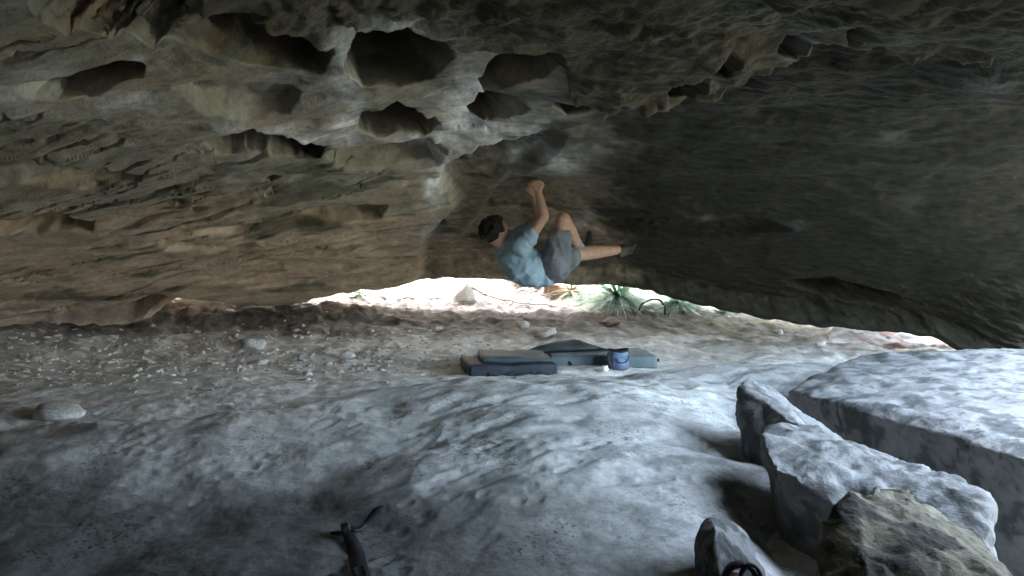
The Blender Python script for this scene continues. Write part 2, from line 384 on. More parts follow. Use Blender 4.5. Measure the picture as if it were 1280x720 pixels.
def roof_features(px, py, x, y):
    """displacement into the rock (m), stone colour"""
    # --- warps
    wx = fbm(px / 60, py / 60, 3, 5) ; wy = fbm(px / 60, py / 60, 3, 15)
    jx = px + 4 * perlin(px / 70, py / 50, 5) + 1.5 * perlin(px / 25, py / 18, 6); jy = py + 2.5 * perlin(px / 60, py / 50, 15) + 1.2 * perlin(px / 24, py / 20, 16)
    # --- rough brown upper layer hanging lower than the smooth roof
    ry = np.interp(px, ROUGH_X, ROUGH_Y) + 9 * fbm(px / 40, py / 40, 4, 60) - 3
    rough = sm(-5, 5, ry - py) * sm(330, 430, px + 15 * wx)
    rough = np.maximum(rough, sm(-5, 5, 48 + 8 * wx - py - 0.4 * np.maximum(300 - px, 0)) * sm(225, 260, px) * sm(460, 400, px))
    # --- arete: everything beyond it is set back
    ax = np.interp(py, [-60, 150, 166, 185, 205, 235, 250, 264, 285, 310, 345, 365], [860, 760, 680, 606, 562, 552, 566, 574, 542, 529, 526, 500])
    right = sm(-7, 7, px - ax + 6 * wx) * sm(130, 185, py)
    disp = 0.0
    disp = disp - 0.045 * rough
    disp = disp + 0.20 * right
    # secondary step right of the arete, running from the climber's hold down to the lip
    ax2 = np.interp(py, [180, 240, 270, 300, 330, 360], [760, 640, 600, 585, 560, 540])
    disp = disp + 0.12 * sm(-6, 6, px - ax2 + 8 * wx) * sm(235, 262, py) * (1 - sm(300, 345, py) * .5)
    # --- pockets
    cav = np.zeros(px.shape)
    for poly, dep, soft, lower in POCKETS:
        sd = poly_sd(jx, jy, poly)
        ys = [p[1] for p in poly]; y0, y1 = min(ys), max(ys)
        prof = sm(soft * .6, -soft * .6, sd)
        if lower:   # sharp lip on the near (upper) side, running out towards the back
            prof = prof * (1 - 0.75 * sm(y0 + .45 * (y1 - y0), y1 + 2, jy))
        cav = np.maximum(cav, (1.7 if lower else 2.3) * dep * prof)
    disp = disp + cav
    # --- strata on the left : saw-tooth shelves
    left = (1 - right) * (1 - rough) * sm(760, 600, px)
    low = sm(150, 260, py)
    ph = y * 3.1 + 0.9 * fbm(x * .55, y * 1.3, 3, 70) + 0.25 * x
    saw = ph - np.floor(ph)
    amp = .085 * sm(-.1, .5, perlin(x * .7 + 9, y * 1.5, 80)) + .012
    disp = disp + left * amp * (sm(0, .2, saw) * (1 - saw)) * (0.5 + .5 * low)
    ph2 = y * 8.3 + 1.1 * fbm(x * 1.1, y * 2.2, 2, 90) + 0.5 * x
    saw2 = ph2 - np.floor(ph2)
    disp = disp + left * sm(120, 230, py) * (.004 + .045 * sm(0, .5, perlin(x * 1.3, y * 2.9, 95))) * (sm(0, .32, saw2) * (1 - saw2))
    ph3 = y * 4.6 + .8 * fbm(x * .7 + 3, y * 1.1, 3, 97) + .35 * x
    g3 = np.abs(ph3 - np.floor(ph3) - .5)
    disp = disp + left * sm(140, 230, py) * .06 * sm(.13, .03, g3) * sm(-.05, .3, perlin(x * 1.1 + 5, y * 3.2, 98))
    # cracks : thin warped grooves
    r = np.abs(fbm(x * 1.0, y * 2.6, 4, 100)); cr = sm(.05, .0, r) * sm(.0, .35, perlin(x * .8, y * 1.2, 104))
    disp = disp + left * .05 * cr
    # --- rough popcorn
    f1, f2 = worley(x * 9 + .22 * fbm(x * 6, y * 6, 2, 3), y * 7 + .22 * fbm(x * 6 + 7, y * 6, 2, 4), 8)
    g1, g2 = worley(x * 22, y * 22, 9)
    pop = (.55 - f1) * .034 + (.5 - g1) * .013
    disp = disp - rough * pop * (0.5 + 0.8 * sm(-.3, .5, fbm(x * 2, y * 2, 3, 110)))
    disp = disp - rough * .035 * fbm(x * 2.3, y * 2.3, 3, 120)
    # scallops on the smooth roof
    h1, h2 = worley(x * 2.6 + .4 * fbm(x * 2, y * 2, 2, 130), y * 3.6 + .4 * fbm(x * 2, y * 2 + 5, 2, 131), 132)
    disp = disp + (1 - rough) * sm(345, 290, py) * (.022 * (.5 - h1))
    # general relief
    yv = y - 1.1 * (360 - py) / F * y
    disp = disp + .035 * fbm(x * 1.3, yv * 1.6, 5, 140) + .012 * fbm(x * 6, yv * 8, 4, 150)
    lowrough = sm(350, 400, py) * sm(900, 1050, px)
    disp = disp + lowrough * .05 * fbm(x * 5, yv * 7, 4, 152)
    # --- colour (patina, lichen, chalk, with some light and shade painted in)
    n1 = fbm(x * 1.2, yv * 1.8, 5, 160); n2 = fbm(x * 4, yv * 6, 4, 170); n3 = fbm(x * .6, yv * 3.5, 5, 180)
    c = np.zeros(px.shape + (3,))
    grey = np.array([.315, .288, .238]); ochre = np.array([.38, .295, .205]); dark = np.array([.026, .0245, .0165]); brown = np.array([.095, .08, .053]); pale = np.array([.72, .575, .445]); chalk = np.array([.87, .88, .88]); algae = np.array([.07, .085, .06])
    def mix(c, col, t):
        return c * (1 - t[..., None]) + col * t[..., None]
    c = c + grey
    c = mix(c, ochre, sm(-.2, .6, n3 + .5 * sm(200, 330, py) - .2) * .8)
    c = mix(c, pale, np.clip(.75 + .5 * n2, 0, 1) * sm(225, 320, py + 40 * n1) * .85)  # pale ochre rock, brightened to carry warm bounce light on the lower wall
    c = mix(c, algae, .75 * sm(.2, .6, n1 - .1 + .2 * n2) * sm(0, 100, py))
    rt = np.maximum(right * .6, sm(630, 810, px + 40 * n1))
    c = mix(c, dark, rt)  # right roof: shade from facing away put into the dark patina colour
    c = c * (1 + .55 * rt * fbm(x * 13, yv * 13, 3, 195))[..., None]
    c = mix(c, brown, np.clip(rough * (.97 + .2 * n2), 0, 1))
    c = mix(c, algae * 1.6, rough * sm(.2, .7, n1) * .4)
    ch = np.zeros(px.shape)
    for cx, cy, rx, rty, s in CHALK_AND_LIGHT:
        q = ((px - cx + 9 * wx) / rx) ** 2 + ((py - cy + 7 * wy) / rty) ** 2
        ch = np.maximum(ch, s * 1.5 * np.exp(-q * .85) * (.75 + .55 * n2 + .3 * fbm(px / 7, py / 7, 2, 190)))
    c = mix(c, chalk, np.clip(ch, 0, 1))
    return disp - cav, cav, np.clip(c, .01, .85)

cpx = np.concatenate([np.linspace(-200, -40, 30)[:-1], np.arange(-40, 1321, 1.6), np.linspace(1320, 1335, 5)[1:]])
ty = np.concatenate([np.linspace(-290, -30, 60)[:-1], np.linspace(-30, 1000, 520)])   # -30 .. lip mapped below
PX, T = np.meshgrid(cpx, ty)
lip = np.interp(cpx, LIPX, LIPY)
lip = lip + 2.0 * fbm(cpx / 22, cpx * 0 + .3, 3, 200) * sm(150, 260, cpx)
PY = np.where(T <= -30, T, -30 + (T + 30) / 1030.0 * (lip[None, :] + 30))
D = base_d(PX, PY)
X = (PX - 640) / F * D; Y = D.copy(); Z = (360 - PY) / F * D
disp, cav, colr = roof_features(PX, PY, X, Y)
edge = sm(0, 16, (lip[None, :] - PY)) ; _fd = np.where(T > -30, edge * .8 + .2, 1) * sm(-290, -150, PY); disp = disp * _fd; cav = cav * _fd
wback = sm(120, 330, PY)
ny = .25 + .6 * wback; nz = .95 - .5 * wback
nl = np.sqrt(ny ** 2 + nz ** 2)
X = X - cav * .35; Y = Y + disp * ny / nl + cav * 1.0; Z = Z + disp * nz / nl + cav * .62
_q = np.stack([X, Y, Z], -1); _m = cav > .02
_n = fbm3(_q[_m] * 7, 4, 810)[:, None] * np.minimum(1, cav[_m] * 5)[:, None] * .03
_q[_m] = _q[_m] + _n * np.array([.5, .9, .6]); X, Y, Z = _q[..., 0], _q[..., 1], _q[..., 2]
# rear rows (over and behind the camera), lip rows (round the edge and up the outer face)
def prep(R, row, before=True):
    return np.concatenate([row[None], R], 0) if before else np.concatenate([R, row[None]], 0)
for yy, zz in ((.6, .86), (0, .86), (-1.5, .9), (-3.5, .85), (-4.2, .4), (-4.5, -1.6)):
    X = prep(X, X[0] if yy > .3 else np.linspace(-1.6, 1.4, X.shape[1])); Y = prep(Y, np.full(X.shape[1], yy)); Z = prep(Z, np.full(X.shape[1], zz)); colr = np.concatenate([colr[:1], colr], 0)
for dy, dz in ((.12, -.01), (.35, .06), (.7, .32), (1.1, .65), (1.6, 1.15), (1.7, 6.0)):  # unseen brow jutting out past the lip, shaped to dim the ground outside
    yb0 = Y[-1] if dy == .12 else yl; zb0 = Z[-1] if dy == .12 else zl
    if dy == .12: yl = Y[-1].copy(); zl = Z[-1].copy()
    X = prep(X, X[-1], False); Y = prep(Y, yl + dy, False); Z = prep(Z, np.maximum(zl + 3.2, 3.2) if dz == 6.0 else zl + dz, False); colr = np.concatenate([colr, colr[-1:]], 0)
# side columns : left wall down to the floor, right edge = open side
def addcol(x, y, z, right):
    global X, Y, Z, colr
    f = (lambda A, c: np.concatenate([A, c[:, None]], 1)) if right else (lambda A, c: np.concatenate([c[:, None], A], 1))
    X = f(X, x); Y = f(Y, y); Z = f(Z, z)
    colr = np.concatenate([colr, colr[:, -1:]], 1) if right else np.concatenate([colr[:, :1], colr], 1)
xl = X[:, 0].copy(); yl0 = Y[:, 0].copy(); zl0 = Z[:, 0].copy()
for k in range(1, 9):
    t = k / 8
    addcol(xl + (np.minimum(-5.2, xl - .8) - xl) * t, yl0, zl0 + .05 * math.sin(k * 1.7) - np.where(zl0 > -.3, .25 * t * t, 0), False)
addcol(X[:, 0] - .5, Y[:, 0], np.minimum(Z[:, 0], -1.7), False)
xr = X[:, -1].copy(); yr0 = Y[:, -1].copy(); zr0 = Z[:, -1].copy()
wall = sm(5.4, 5.9, yr0)                 # open to the right of the camera, a buttress closes it further in
wall = np.maximum(wall, sm(2.4, 1.9, yr0))  # unseen near wall, added to keep frontal light off the boulders
nearw = sm(2.5, 1.9, yr0)
xfar = xr + .22 + 2.1 * sm(5.4, 5.9, yr0)
xe = xfar * (1 - nearw) + np.maximum(2.7 + .25 * fbm(yr0 * 1.7, yr0 * 0 + .4, 3, 205), xr + .06) * nearw
for k in range(1, 13):
    t = k / 12
    rb = .12 * fbm(yr0 * 2.5, yr0 * 0 + k * .45, 4, 206) * t
    zo = zr0 + .05 * math.sin(k * 1.3) * t + .35 * t * sm(2, 3.5, yr0)
    zs_ = zr0 + np.maximum(.6 - zr0, 0) * sm(0, .5, t) * .8 - (zr0 + 1.7) * sm(.55, 1, t)
    addcol(xr + (xe - xr) * t + rb * nearw, yr0, rb * nearw + zo * (1 - wall) + zs_ * wall, True)
addcol(X[:, -1] + .15, Y[:, -1], Z[:, -1] + .3, True)
addcol(X[:, -1] + .1, Y[:, -1], np.full(X.shape[0], 1.5), True)
nr, nc = X.shape
me = np_mesh('cave_ceiling', np.stack([X, Y, Z + EYE], -1).reshape(-1, 3), grid_quads(nr, nc))
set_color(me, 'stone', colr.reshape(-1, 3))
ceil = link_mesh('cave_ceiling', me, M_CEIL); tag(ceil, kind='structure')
_cv = np.stack([X, Y, Z + EYE], -1).reshape(-1, 3)
BV = BVHTree.FromPolygons([Vector(v) for v in _cv[:]], grid_quads(nr, nc).tolist()) if False else None

def roof_hit(px, py):
    dr = P(px, py, 1.0) - Vector((0, 0, EYE))
    ok, loc, no, idx = ceil.ray_cast(Vector((0, 0, EYE)), dr.normalized())
    return loc.y if ok else 6.0
# unseen rock cap added over the roof sheet to stop light leaking in, hanging down behind and to the left
_u, _v = np.meshgrid(np.linspace(-9, 1.2, 60), np.linspace(-5.2, 8.0, 70))
_z = 2.1 + .15 * fbm(_u * .8, _v * .8, 4, 207)
_z = np.where(_u < -8.7, -1.9, _z); _z = np.where(_v < -5.0, -1.9, _z)
cap = link_mesh('rock_leak_cap', np_mesh('rock_leak_cap', np.stack([_u, _v, _z + EYE], -1).reshape(-1, 3), grid_quads(*_u.shape)), M_STONE); tag(cap, kind='structure')
bpy.context.view_layer.update()

# ------------------------------------------------------------------ ground, slab, terrain
YT = [-50, 0, 1, 2, 2.6, 3.3, 4, 5, 6, 6.6, 7.3, 8.0, 8.4, 9.0, 10, 11, 12, 14, 20, 30, 80, 400]
ZT = [-1.6, -1.1, -1.05, -.99, -.95, -.84, -.75, -.67, -.62, -.595, -.51, -.38, -.305, -.17, .1, .55, 2.2, 6, 13, 16, 22, 60]  # steep unseen hill beyond the gap, shaped to cut the skylight there
_ys = np.arange(-60, 420, .05); _zs = np.interp(_ys, YT, ZT)
_k = np.ones(13) / 13; _zs2 = np.convolve(np.pad(_zs, 12, mode='edge'), np.convolve(_k, _k), 'valid')
def zbase(y): return np.interp(y, _ys, _zs2)
SBX = [-900, -300, 0, 200, 350, 450, 520, 580, 660, 760, 900, 1050, 1300, 1900]
SBY = [4.5, 4.4, 4.3, 4.2, 4.4, 5.0, 5.4, 5.65, 5.85, 6.05, 6.4, 6.8, 7.0, 6.5]
def zground(x, y):
    px = 640 + x / np.maximum(y, .5) * F
    yb = np.interp(px, SBX, SBY)
    z = zbase(y)
    side = np.maximum(x - 1.2, 0)
    z = z - .045 * side * sm(6.2, 8.5, y) - .09 * np.maximum(x - 2.6, 0) * sm(9, 5, y)
    z = z + .10 * np.maximum(-x - 3.5, 0) * sm(10, 6, y)
    z = z - .45 * sm(1.2, 1.5, x) * sm(5.0, 4.3, y)
    z = z - .14 * sm(0, -.6, y - yb)                       # under the slab
    z = z + .03 * fbm(x * .8, y * .8, 4, 300)
    z = z + .022 * fbm(x * 3.2, y * 3.2, 5, 310) * sm(6, 7, y) + .006 * fbm(x * 9, y * 9, 4, 320)
    z = z + .115 * sm(-1.0, -2.0, x) * np.exp(-((y - 8.35) / .38) ** 2)
    z = z + .05 * sm(-2.3, -2.9, x) * np.exp(-((y - 8.35) / .4) ** 2)
    # back bank with lumps
    bank = sm(7.2, 8.3, y)
    z = z + bank * (.035 * np.abs(fbm(x * 2.2, y * 2.2, 4, 330)) + .02 * fbm(x * 8, y * 8, 3, 335))
    return z
def zslab(x, y):
    px = 640 + x / np.maximum(y, .5) * F
    yb = np.interp(px, SBX, SBY) + .12 * fbm(x * 2.2, y * 0 + 3.3, 4, 340)
    z = zbase(y) + .012 - .07 * np.clip(x - .2, -.5, 1.6) * sm(6.2, 4.5, y)
    z = z + .13 * np.exp(-((x - .35) / .9) ** 2 - ((y - 4.2) / 1.3) ** 2)
    z = z - .03 * sm(-.2, -1.3, x) * sm(4.2, 2.6, y)
    z = z - .09 * np.maximum(x - 2.6, 0)
    z = z - .22 * np.exp(-((x - 1.12) / .22) ** 2 - ((y - 2.95) / .48) ** 2) - .05 * np.exp(-((x - 1.0 + .25 * (y - 3.9)) / .28) ** 2 - ((y - 3.85) / .14) ** 2)  # second dip: a slit added where the fin's shadow falls
    z = z - .5 * sm(1.2, 1.5, x) * sm(5.0, 4.3, y)
    z = z + .05 * fbm(x * .9 + 3, y * .8, 3, 350)
    # runnels and pits washed down the slab (down-left)
    u = (x * .8 + y * .6); v = (-x * .6 + y * .8)
    runs = fbm(u * 1.2, v * 3.6, 4, 360)
    zone = sm(-1.0, -.1, x) * sm(2.4, 3.2, y)
    z = z - zone * .014 * sm(.0, .8, runs)
    f1, f2 = worley(u * 3.2 + .3 * fbm(x * 3, y * 3, 2, 361), v * 6.0, 362)
    z = z - zone * .011 * sm(.4, .1, f1) * sm(-.1, .5, fbm(x * 1.3, y * 1.3, 3, 363))
    g1, g2 = worley(u * 9, v * 13, 366)
    z = z - .006 * sm(.4, .12, g1) * sm(-.05, .35, fbm(x * 1.6 + 5, y * 1.6, 3, 367))
    # bedding steps on the left
    ph = (y + .22 * x) * 2.1 + .5 * fbm(x * .6, y * 1.1, 3, 370); s = ph - np.floor(ph)
    z = z + sm(-.3, -1.2, x) * .010 * (s - sm(.6, 1, s))
    z = z + .0045 * fbm(x * 7, y * 7, 4, 380) 
    z = z - .5 * np.maximum(y - yb, 0) - .06 * sm(-.25, 0.05, y - yb)
    return z

def heightgrid(name, cols, ds, zf, colf, mat, xpad):
    PXg, Dg = np.meshgrid(cols, ds)
    Xg = (PXg - 640) / F * Dg; Yg = Dg.copy()
    for side in (-1, 1):           # widen sideways beyond the picture
        e = Xg[:, 0] if side < 0 else Xg[:, -1]
        tgt = np.minimum(-xpad[0], e - .5) if side < 0 else np.maximum(xpad[1], e + .5)
        add = np.stack([e + (tgt - e) * (k / 30.0) for k in range(1, 31)], 1)
        if side < 0: Xg = np.concatenate([add[:, ::-1], Xg], 1)
        else: Xg = np.concatenate([Xg, add], 1)
    Yg = np.repeat(ds[:, None], Xg.shape[1], 1)
    Zg = zf(Xg, Yg)
    me = np_mesh(name, np.stack([Xg, Yg, Zg + EYE], -1).reshape(-1, 3), grid_quads(*Xg.shape))
    set_color(me, 'stone', colf(Xg, Yg).reshape(-1, 3))
    o = link_mesh(name, me, mat); tag(o, kind='structure')
    return o

def dlist(a, b, k=.0011, mn=.004, mx=.03):
    out = [a]
    while out[-1] < b:
        out.append(out[-1] + min(mx, max(mn, k * out[-1] ** 2)))
    return np.array(out)

def mixc(c, col, t): return c * (1 - t[..., None]) + np.array(col) * t[..., None]
def col_ground(x, y):
    n1 = fbm(x * 1.1, y * 1.6, 5, 400); n2 = fbm(x * 4, y * 4, 4, 410); n3 = fbm(x * 11, y * 11, 3, 420)
    c = np.zeros(x.shape + (3,)) + np.array([.6, .575, .525])
    c = mixc(c, (.62, .6, .57), sm(.1, .5, n1) * sm(7, 6.2, y))
    shaded_soil = sm(7.0, 7.9, y + .25 * n1) * sm(9.0, 8.3, y)  # dark soil of the back bank with the shade under the lip painted in
    c = mixc(c, (.13, .105, .08), shaded_soil * np.clip(.75 + .4 * n2, 0, 1))
    c = mixc(c, (.075, .062, .047), sm(7.6, 8.2, y) * sm(8.75, 8.45, y) * .9)  # painted lip shade again, deepest on the brown bank
    c = mixc(c, (.075, .085, .045), sm(.9, 1.6, x) * sm(7.2, 7.6, y) * sm(8.9, 8.5, y) * sm(-.3, .3, n2) * .8)
    c = mixc(c, (.175, .168, .16), sm(8.45, 8.85, y) * np.clip(.7 + .5 * n2, 0, 1))
    c = mixc(c, (.17, .24, .13), sm(9.0, 9.8, y) * sm(.2, .5, n1 + .3 * n3) * .6)
    c = mixc(c, (.05, .047, .04), sm(1.1, 1.35, x) * sm(5.2, 4.6, y))  # black shade of the gap between boulders painted into the ground
    c = mixc(c, (.06, .07, .035), sm(2.9, 3.6, x + .2 * n1) * sm(6.6, 6.0, y))
    return np.clip(c * (1 + .25 * n3[..., None]), .02, .8)
def col_slab(x, y):
    u = (x * .8 + y * .6); v = (-x * .6 + y * .8)
    n1 = fbm(u * 1.1, v * 2.6, 5, 430); n2 = fbm(u * 3.5, v * 7, 5, 440); n3 = fbm(x * 2, y * 2, 4, 450)
    c = np.zeros(x.shape + (3,)) + np.array([.47, .465, .445])
    c = mixc(c, (.17, .18, .175), np.clip(sm(-.02, .5, n2 * .75 + n1 * .5), 0, 1) * .62 * sm(-1.1, 0, x))
    c = mixc(c, (.55, .55, .54), sm(.1, .6, n3 - .3 * n2) * .6)
    # brown sand in the near left with the fall-off of light painted in, dark streaked bedding at the far left
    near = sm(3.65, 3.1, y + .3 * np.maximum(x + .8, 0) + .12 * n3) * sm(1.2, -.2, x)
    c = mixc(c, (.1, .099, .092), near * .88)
    st = fbm(x * .35, y * 4.5 + x * .9, 5, 460)
    c = mixc(c, (.15, .17, .18), sm(-.9, -1.7, x) * sm(3.4, 3.9, y) * sm(-.2, .35, st) * .8)
    yb = np.interp(640 + x / np.maximum(y, .5) * F, SBX, SBY)
    c = mixc(c, (.5, .475, .43), sm(-.75, -.1, y - yb + .15 * n3) * sm(.5, -.5, x) * .9)
    pk = sm(.25, .7, fbm(x * 5.5, y * 7.5, 4, 470)) * sm(3.2, 2.7, y) * sm(.1, .7, x)
    c = mixc(c, (.12, .115, .1), pk * .7)
    return np.clip(c, .03, .75)

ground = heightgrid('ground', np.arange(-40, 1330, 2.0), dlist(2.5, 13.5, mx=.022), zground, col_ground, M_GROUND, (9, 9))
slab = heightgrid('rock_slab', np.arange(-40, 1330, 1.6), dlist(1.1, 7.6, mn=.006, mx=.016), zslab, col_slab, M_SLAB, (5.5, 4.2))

def mat_terrain():
    m = mat_noise('terrain_soil', (.05, .06, .03), (.13, .12, .08), .8, .95, .4, .05)
    return m
def terrain_axis():
    a = np.concatenate([-np.geomspace(400, 10, 26), np.linspace(-9, 14, 70), np.geomspace(15, 400, 26)])
    return np.sort(a)
ax_ = terrain_axis(); TX, TY = np.meshgrid(ax_, ax_)
TZ = zground(np.clip(TX, -9, 9), TY) - .22
TZ = TZ - .16 * np.clip(TX - 9, 0, 40) * sm(20, 6, TY) + 1.5 * fbm(TX * .03, TY * .03, 3, 480) * sm(12, 60, np.hypot(TX, TY))
me = np_mesh('terrain', np.stack([TX, TY, TZ + EYE], -1).reshape(-1, 3), grid_quads(*TX.shape))
terrain = link_mesh('terrain', me, mat_terrain()); tag(terrain, kind='structure')

def on_floor(px, py, zf=None):
    """first point where the ray through a photo point meets slab or ground"""
    lo, hi, n = 1.6, 12.5, 220
    for _ in range(2):
        ds = np.linspace(lo, hi, n)
        x = (px - 640) / F * ds; z = (360 - py) / F * ds
        zz = np.maximum(zground(x, ds), zslab(x, ds)) if zf is None else zf(x, ds)
        hit = np.nonzero(z <= zz)[0]
        k = hit[0] if len(hit) else n - 1
        lo, hi, n = ds[max(k - 1, 0)], ds[k], 30
    d = ds[k]
    return Vector(((px - 640) / F * d, d, (360 - py) / F * d + EYE))
def floor_z(x, y):
    a = np.array([x]); b = np.array([y])
    return float(max(zground(a, b)[0], zslab(a, b)[0])) + EYE

# ------------------------------------------------------------------ boulders
def boulder(name, pts, label, cat, vox=.02, rough=.02, seed=0, colf=None, smooth=3, bottom=None, ground_z=None):
    """pts: (px, py, d) corners seen in the picture, plus world points (x, y, z) in bottom"""
    bm = bmesh.new()
    for p in pts: bm.verts.new(P(*p))
    for p in (bottom or []): bm.verts.new((p[0], p[1], p[2] + EYE))
    r = bmesh.ops.convex_hull(bm, input=bm.verts[:])
    junk = [g for g in r.get('geom_interior', []) if isinstance(g, bmesh.types.BMVert)]
    if junk: bmesh.ops.delete(bm, geom=junk, context='VERTS')
    loose = [v for v in bm.verts if not v.link_faces]
    if loose: bmesh.ops.delete(bm, geom=loose, context='VERTS')
    me = bpy.data.meshes.new(name); bm.to_mesh(me); bm.free()
    me = evaluated(me, [('REMESH', dict(mode='VOXEL', voxel_size=vox, adaptivity=0.0)), ('SMOOTH', dict(factor=.5, iterations=smooth))])
    c = get_co(me); n = get_no(me)
    q = c * 1.0 + seed * 7.3
    big = fbm3(q * 2.2, 3, 500 + seed); mid = fbm3(q * 6, 4, 510 + seed)
    chip = np.floor(3.5 * fbm3(q * 4.5 + 9, 3, 525 + seed)) / 3.5
    c = c + n * (rough * .7 * chip)[:, None]
    rid = 1 - np.abs(fbm3(q * np.array([3.2, 3.2, 4.5]), 4, 520 + seed)) * 1.4
    c = c + n * (rough * (1.5 * big + .7 * mid) - rough * .9 * np.clip(rid - .72, 0, 1) * 2)[:, None]
    org = np.array([c[:, 0].mean(), c[:, 1].mean(), 0]); org[2] = floor_z(org[0], org[1])
    set_co(me, c - org)
    set_color(me, 'stone', colf(c, seed))
    o = link_mesh(name, me, M_BOULD); o.location = org
    tag(o, label, cat)
    return o
def col_grey(c, s):
    n1 = fbm3(c * 7 + s, 5, 530); n2 = fbm3(c * 22 + s, 4, 540); n3 = fbm3(c * 1.7 + s, 3, 550)
    k = np.zeros((len(c), 3)) + np.array([.2, .2, .197])
    k = mixc(k, (.07, .075, .075), sm(-.12, .42, n1 + .6 * n2) * .85); k = mixc(k, (.22, .22, .22), sm(.15, .6, n3 - .4 * n1) * .6)
    return np.clip(k, .03, .7)
def col_brown(c, s):
    n1 = fbm3(c * 5 + s, 5, 560); n2 = fbm3(c * 14 + s, 4, 570); n3 = fbm3(c * 2 + s, 3, 580)
    k = np.zeros((len(c), 3)) + np.array([.16, .147, .11])
    k = mixc(k, (.04, .037, .03), sm(.05, .5, n1 + .4 * n2)); k = mixc(k, (.22, .205, .16), sm(.1, .6, n3) * .6)
    return np.clip(k, .02, .7)
EB = EYE
boulder('boulder', [(985, 489, 4.7), (1010, 474, 5.1), (1072, 442, 5.7), (1150, 438, 5.75), (1290, 434, 5.7), (1500, 440, 5.3), (1060, 494, 4.35), (1105, 507, 4.05), (1150, 514, 3.9), (1192, 526, 3.65), (1240, 548, 3.4), (1283, 573, 3.15), (1420, 640, 2.8)],
        'huge flat-topped pale grey boulder slanting up to the back of the cave', 'boulder', vox=.02, rough=.011, seed=1, colf=col_grey, smooth=2,
        bottom=[(1.72, 4.6, -1.2), (1.95, 4.0, -1.3), (2.05, 3.6, -1.3), (2.2, 3.25, -1.4), (2.45, 2.8, -1.4), (3.6, 2.9, -1.4), (4.5, 5.2, -1.2), (2.5, 5.7, -1.2)])
boulder('boulder', [(918, 479, 3.95), (936, 475, 4.05), (966, 487, 4.12), (1000, 510, 4.05), (1042, 539, 3.95), (1050, 560, 3.7), (930, 545, 3.85), (950, 566, 3.72), (1000, 575, 3.6), (986, 506, 3.78), (1002, 532, 3.62)],
        'thin pointed fin of rock standing up between the slab and the flat-topped boulder', 'boulder', vox=.012, rough=.015, seed=2, colf=col_grey, smooth=3,
        bottom=[(1.12, 3.85, -1.1), (1.2, 3.6, -1.1), (1.5, 3.5, -1.1), (1.6, 3.9, -1.1)])
boulder('boulder', [(953, 534, 3.45), (1000, 530, 3.6), (1042, 542, 3.5), (1100, 561, 3.35), (1160, 579, 3.15), (1206, 595, 3.0), (1232, 617, 2.85), (1241, 650, 2.7), (950, 546, 3.3), (964, 582, 3.05), (1006, 608, 2.95), (1060, 640, 2.82), (1150, 700, 2.6), (1235, 680, 2.6)],
        'long rounded grey boulder lying in front of the rock fin', 'boulder', vox=.014, rough=.019, seed=3, colf=col_grey, smooth=4,
        bottom=[(1.08, 3.2, -1.15), (1.2, 2.85, -1.2), (1.45, 2.65, -1.2), (1.65, 2.7, -1.2), (1.5, 3.3, -1.1), (1.15, 3.4, -1.1)])
boulder('boulder', [(1060, 613, 2.45), (1094, 603, 2.6), (1136, 608, 2.6), (1186, 640, 2.5), (1256, 692, 2.35), (1310, 745, 2.2), (1048, 648, 2.3), (1022, 690, 2.2), (985, 738, 2.1), (1100, 740, 1.95), (1250, 790, 1.9)],
        'brownish pitted boulder nearest the camera at the bottom of the pile', 'boulder', vox=.011, rough=.024, seed=4, colf=col_brown, smooth=4,
        bottom=[(.74, 2.1, -1.2), (.85, 1.8, -1.2), (1.3, 1.75, -1.2), (1.6, 2.2, -1.2), (1.3, 2.6, -1.2), (1.0, 2.5, -1.2)])
boulder('boulder', [(868, 664, 2.56), (886, 646, 2.66), (915, 654, 2.7), (942, 678, 2.64), (957, 725, 2.5), (894, 654, 2.5), (893, 690, 2.43), (900, 735, 2.38), (866, 722, 2.5)],
        'small square-cut rock with a dark side face standing on the lower slab', 'rock', vox=.008, rough=.012, seed=5, colf=col_grey, smooth=2,
        bottom=[(.58, 2.5, -1.15), (.62, 2.35, -1.15), (.78, 2.4, -1.15), (.74, 2.7, -1.15), (.62, 2.65, -1.15)])

# ------------------------------------------------------------------ loose stones
def stone_mesh(name, seed, sub=2, flat=.6):
    bm = bmesh.new(); bmesh.ops.create_icosphere(bm, subdivisions=sub, radius=1)
    me = bpy.data.meshes.new(name); bm.to_mesh(me); bm.free()
    c = get_co(me); r = np.random.RandomState(seed)
    for _ in range(7):     # facet cuts
        n = r.normal(size=3); n /= np.linalg.norm(n); h = r.uniform(.55, .85)
        s = c @ n; c = c - np.outer(np.maximum(s - h, 0) * .9, n)
    c = c * (1 + .16 * fbm3(c * 1.5 + seed, 3, 600)[:, None]); c[:, 2] *= flat
    set_co(me, c); return me
def stone(px, py, wpx, hpx, label, mat=None, seed=1, group=None, name='stone', cat='stone', sink=.25):
    p = on_floor(px, py)
    w = wpx / F * p.y / 2; h = hpx / F * p.y / 2
    o = link_mesh(name, stone_mesh(name, seed, 3 if wpx > 14 else 2), mat or M_STONE)
    o.scale = (w, w * random.uniform(.7, 1.0), h / .6); o.rotation_euler = (random.uniform(-.15, .15), random.uniform(-.15, .15), random.uniform(-.4, .4) )
    o.location = (p.x, p.y + w * .4, p.z + h * (1 - 2 * sink)); tag(o, label, cat, group); return o
stone(313, 438, 34, 25, 'rounded pale stone, the largest in the rubble under the left roof', M_STONE, 21)
stone(320, 456, 26, 10, 'flat pale stone just below the rounded stone in the rubble', M_STONE, 22)
stone(433, 449, 22, 14, 'small pale block at the right end of the rubble strip', M_STONE, 23)
stone(683, 420, 31, 15, 'flat oval grey stone behind the dark crash pads', M_STONE, 24)
stone(656, 410, 15, 12, 'small rounded stone beside the flat oval stone behind the pads', M_STONE, 25)
stone(765, 406, 26, 13, 'dark rounded stone on the bank below the spiky tussock', M_STONE_BROWN, 26)
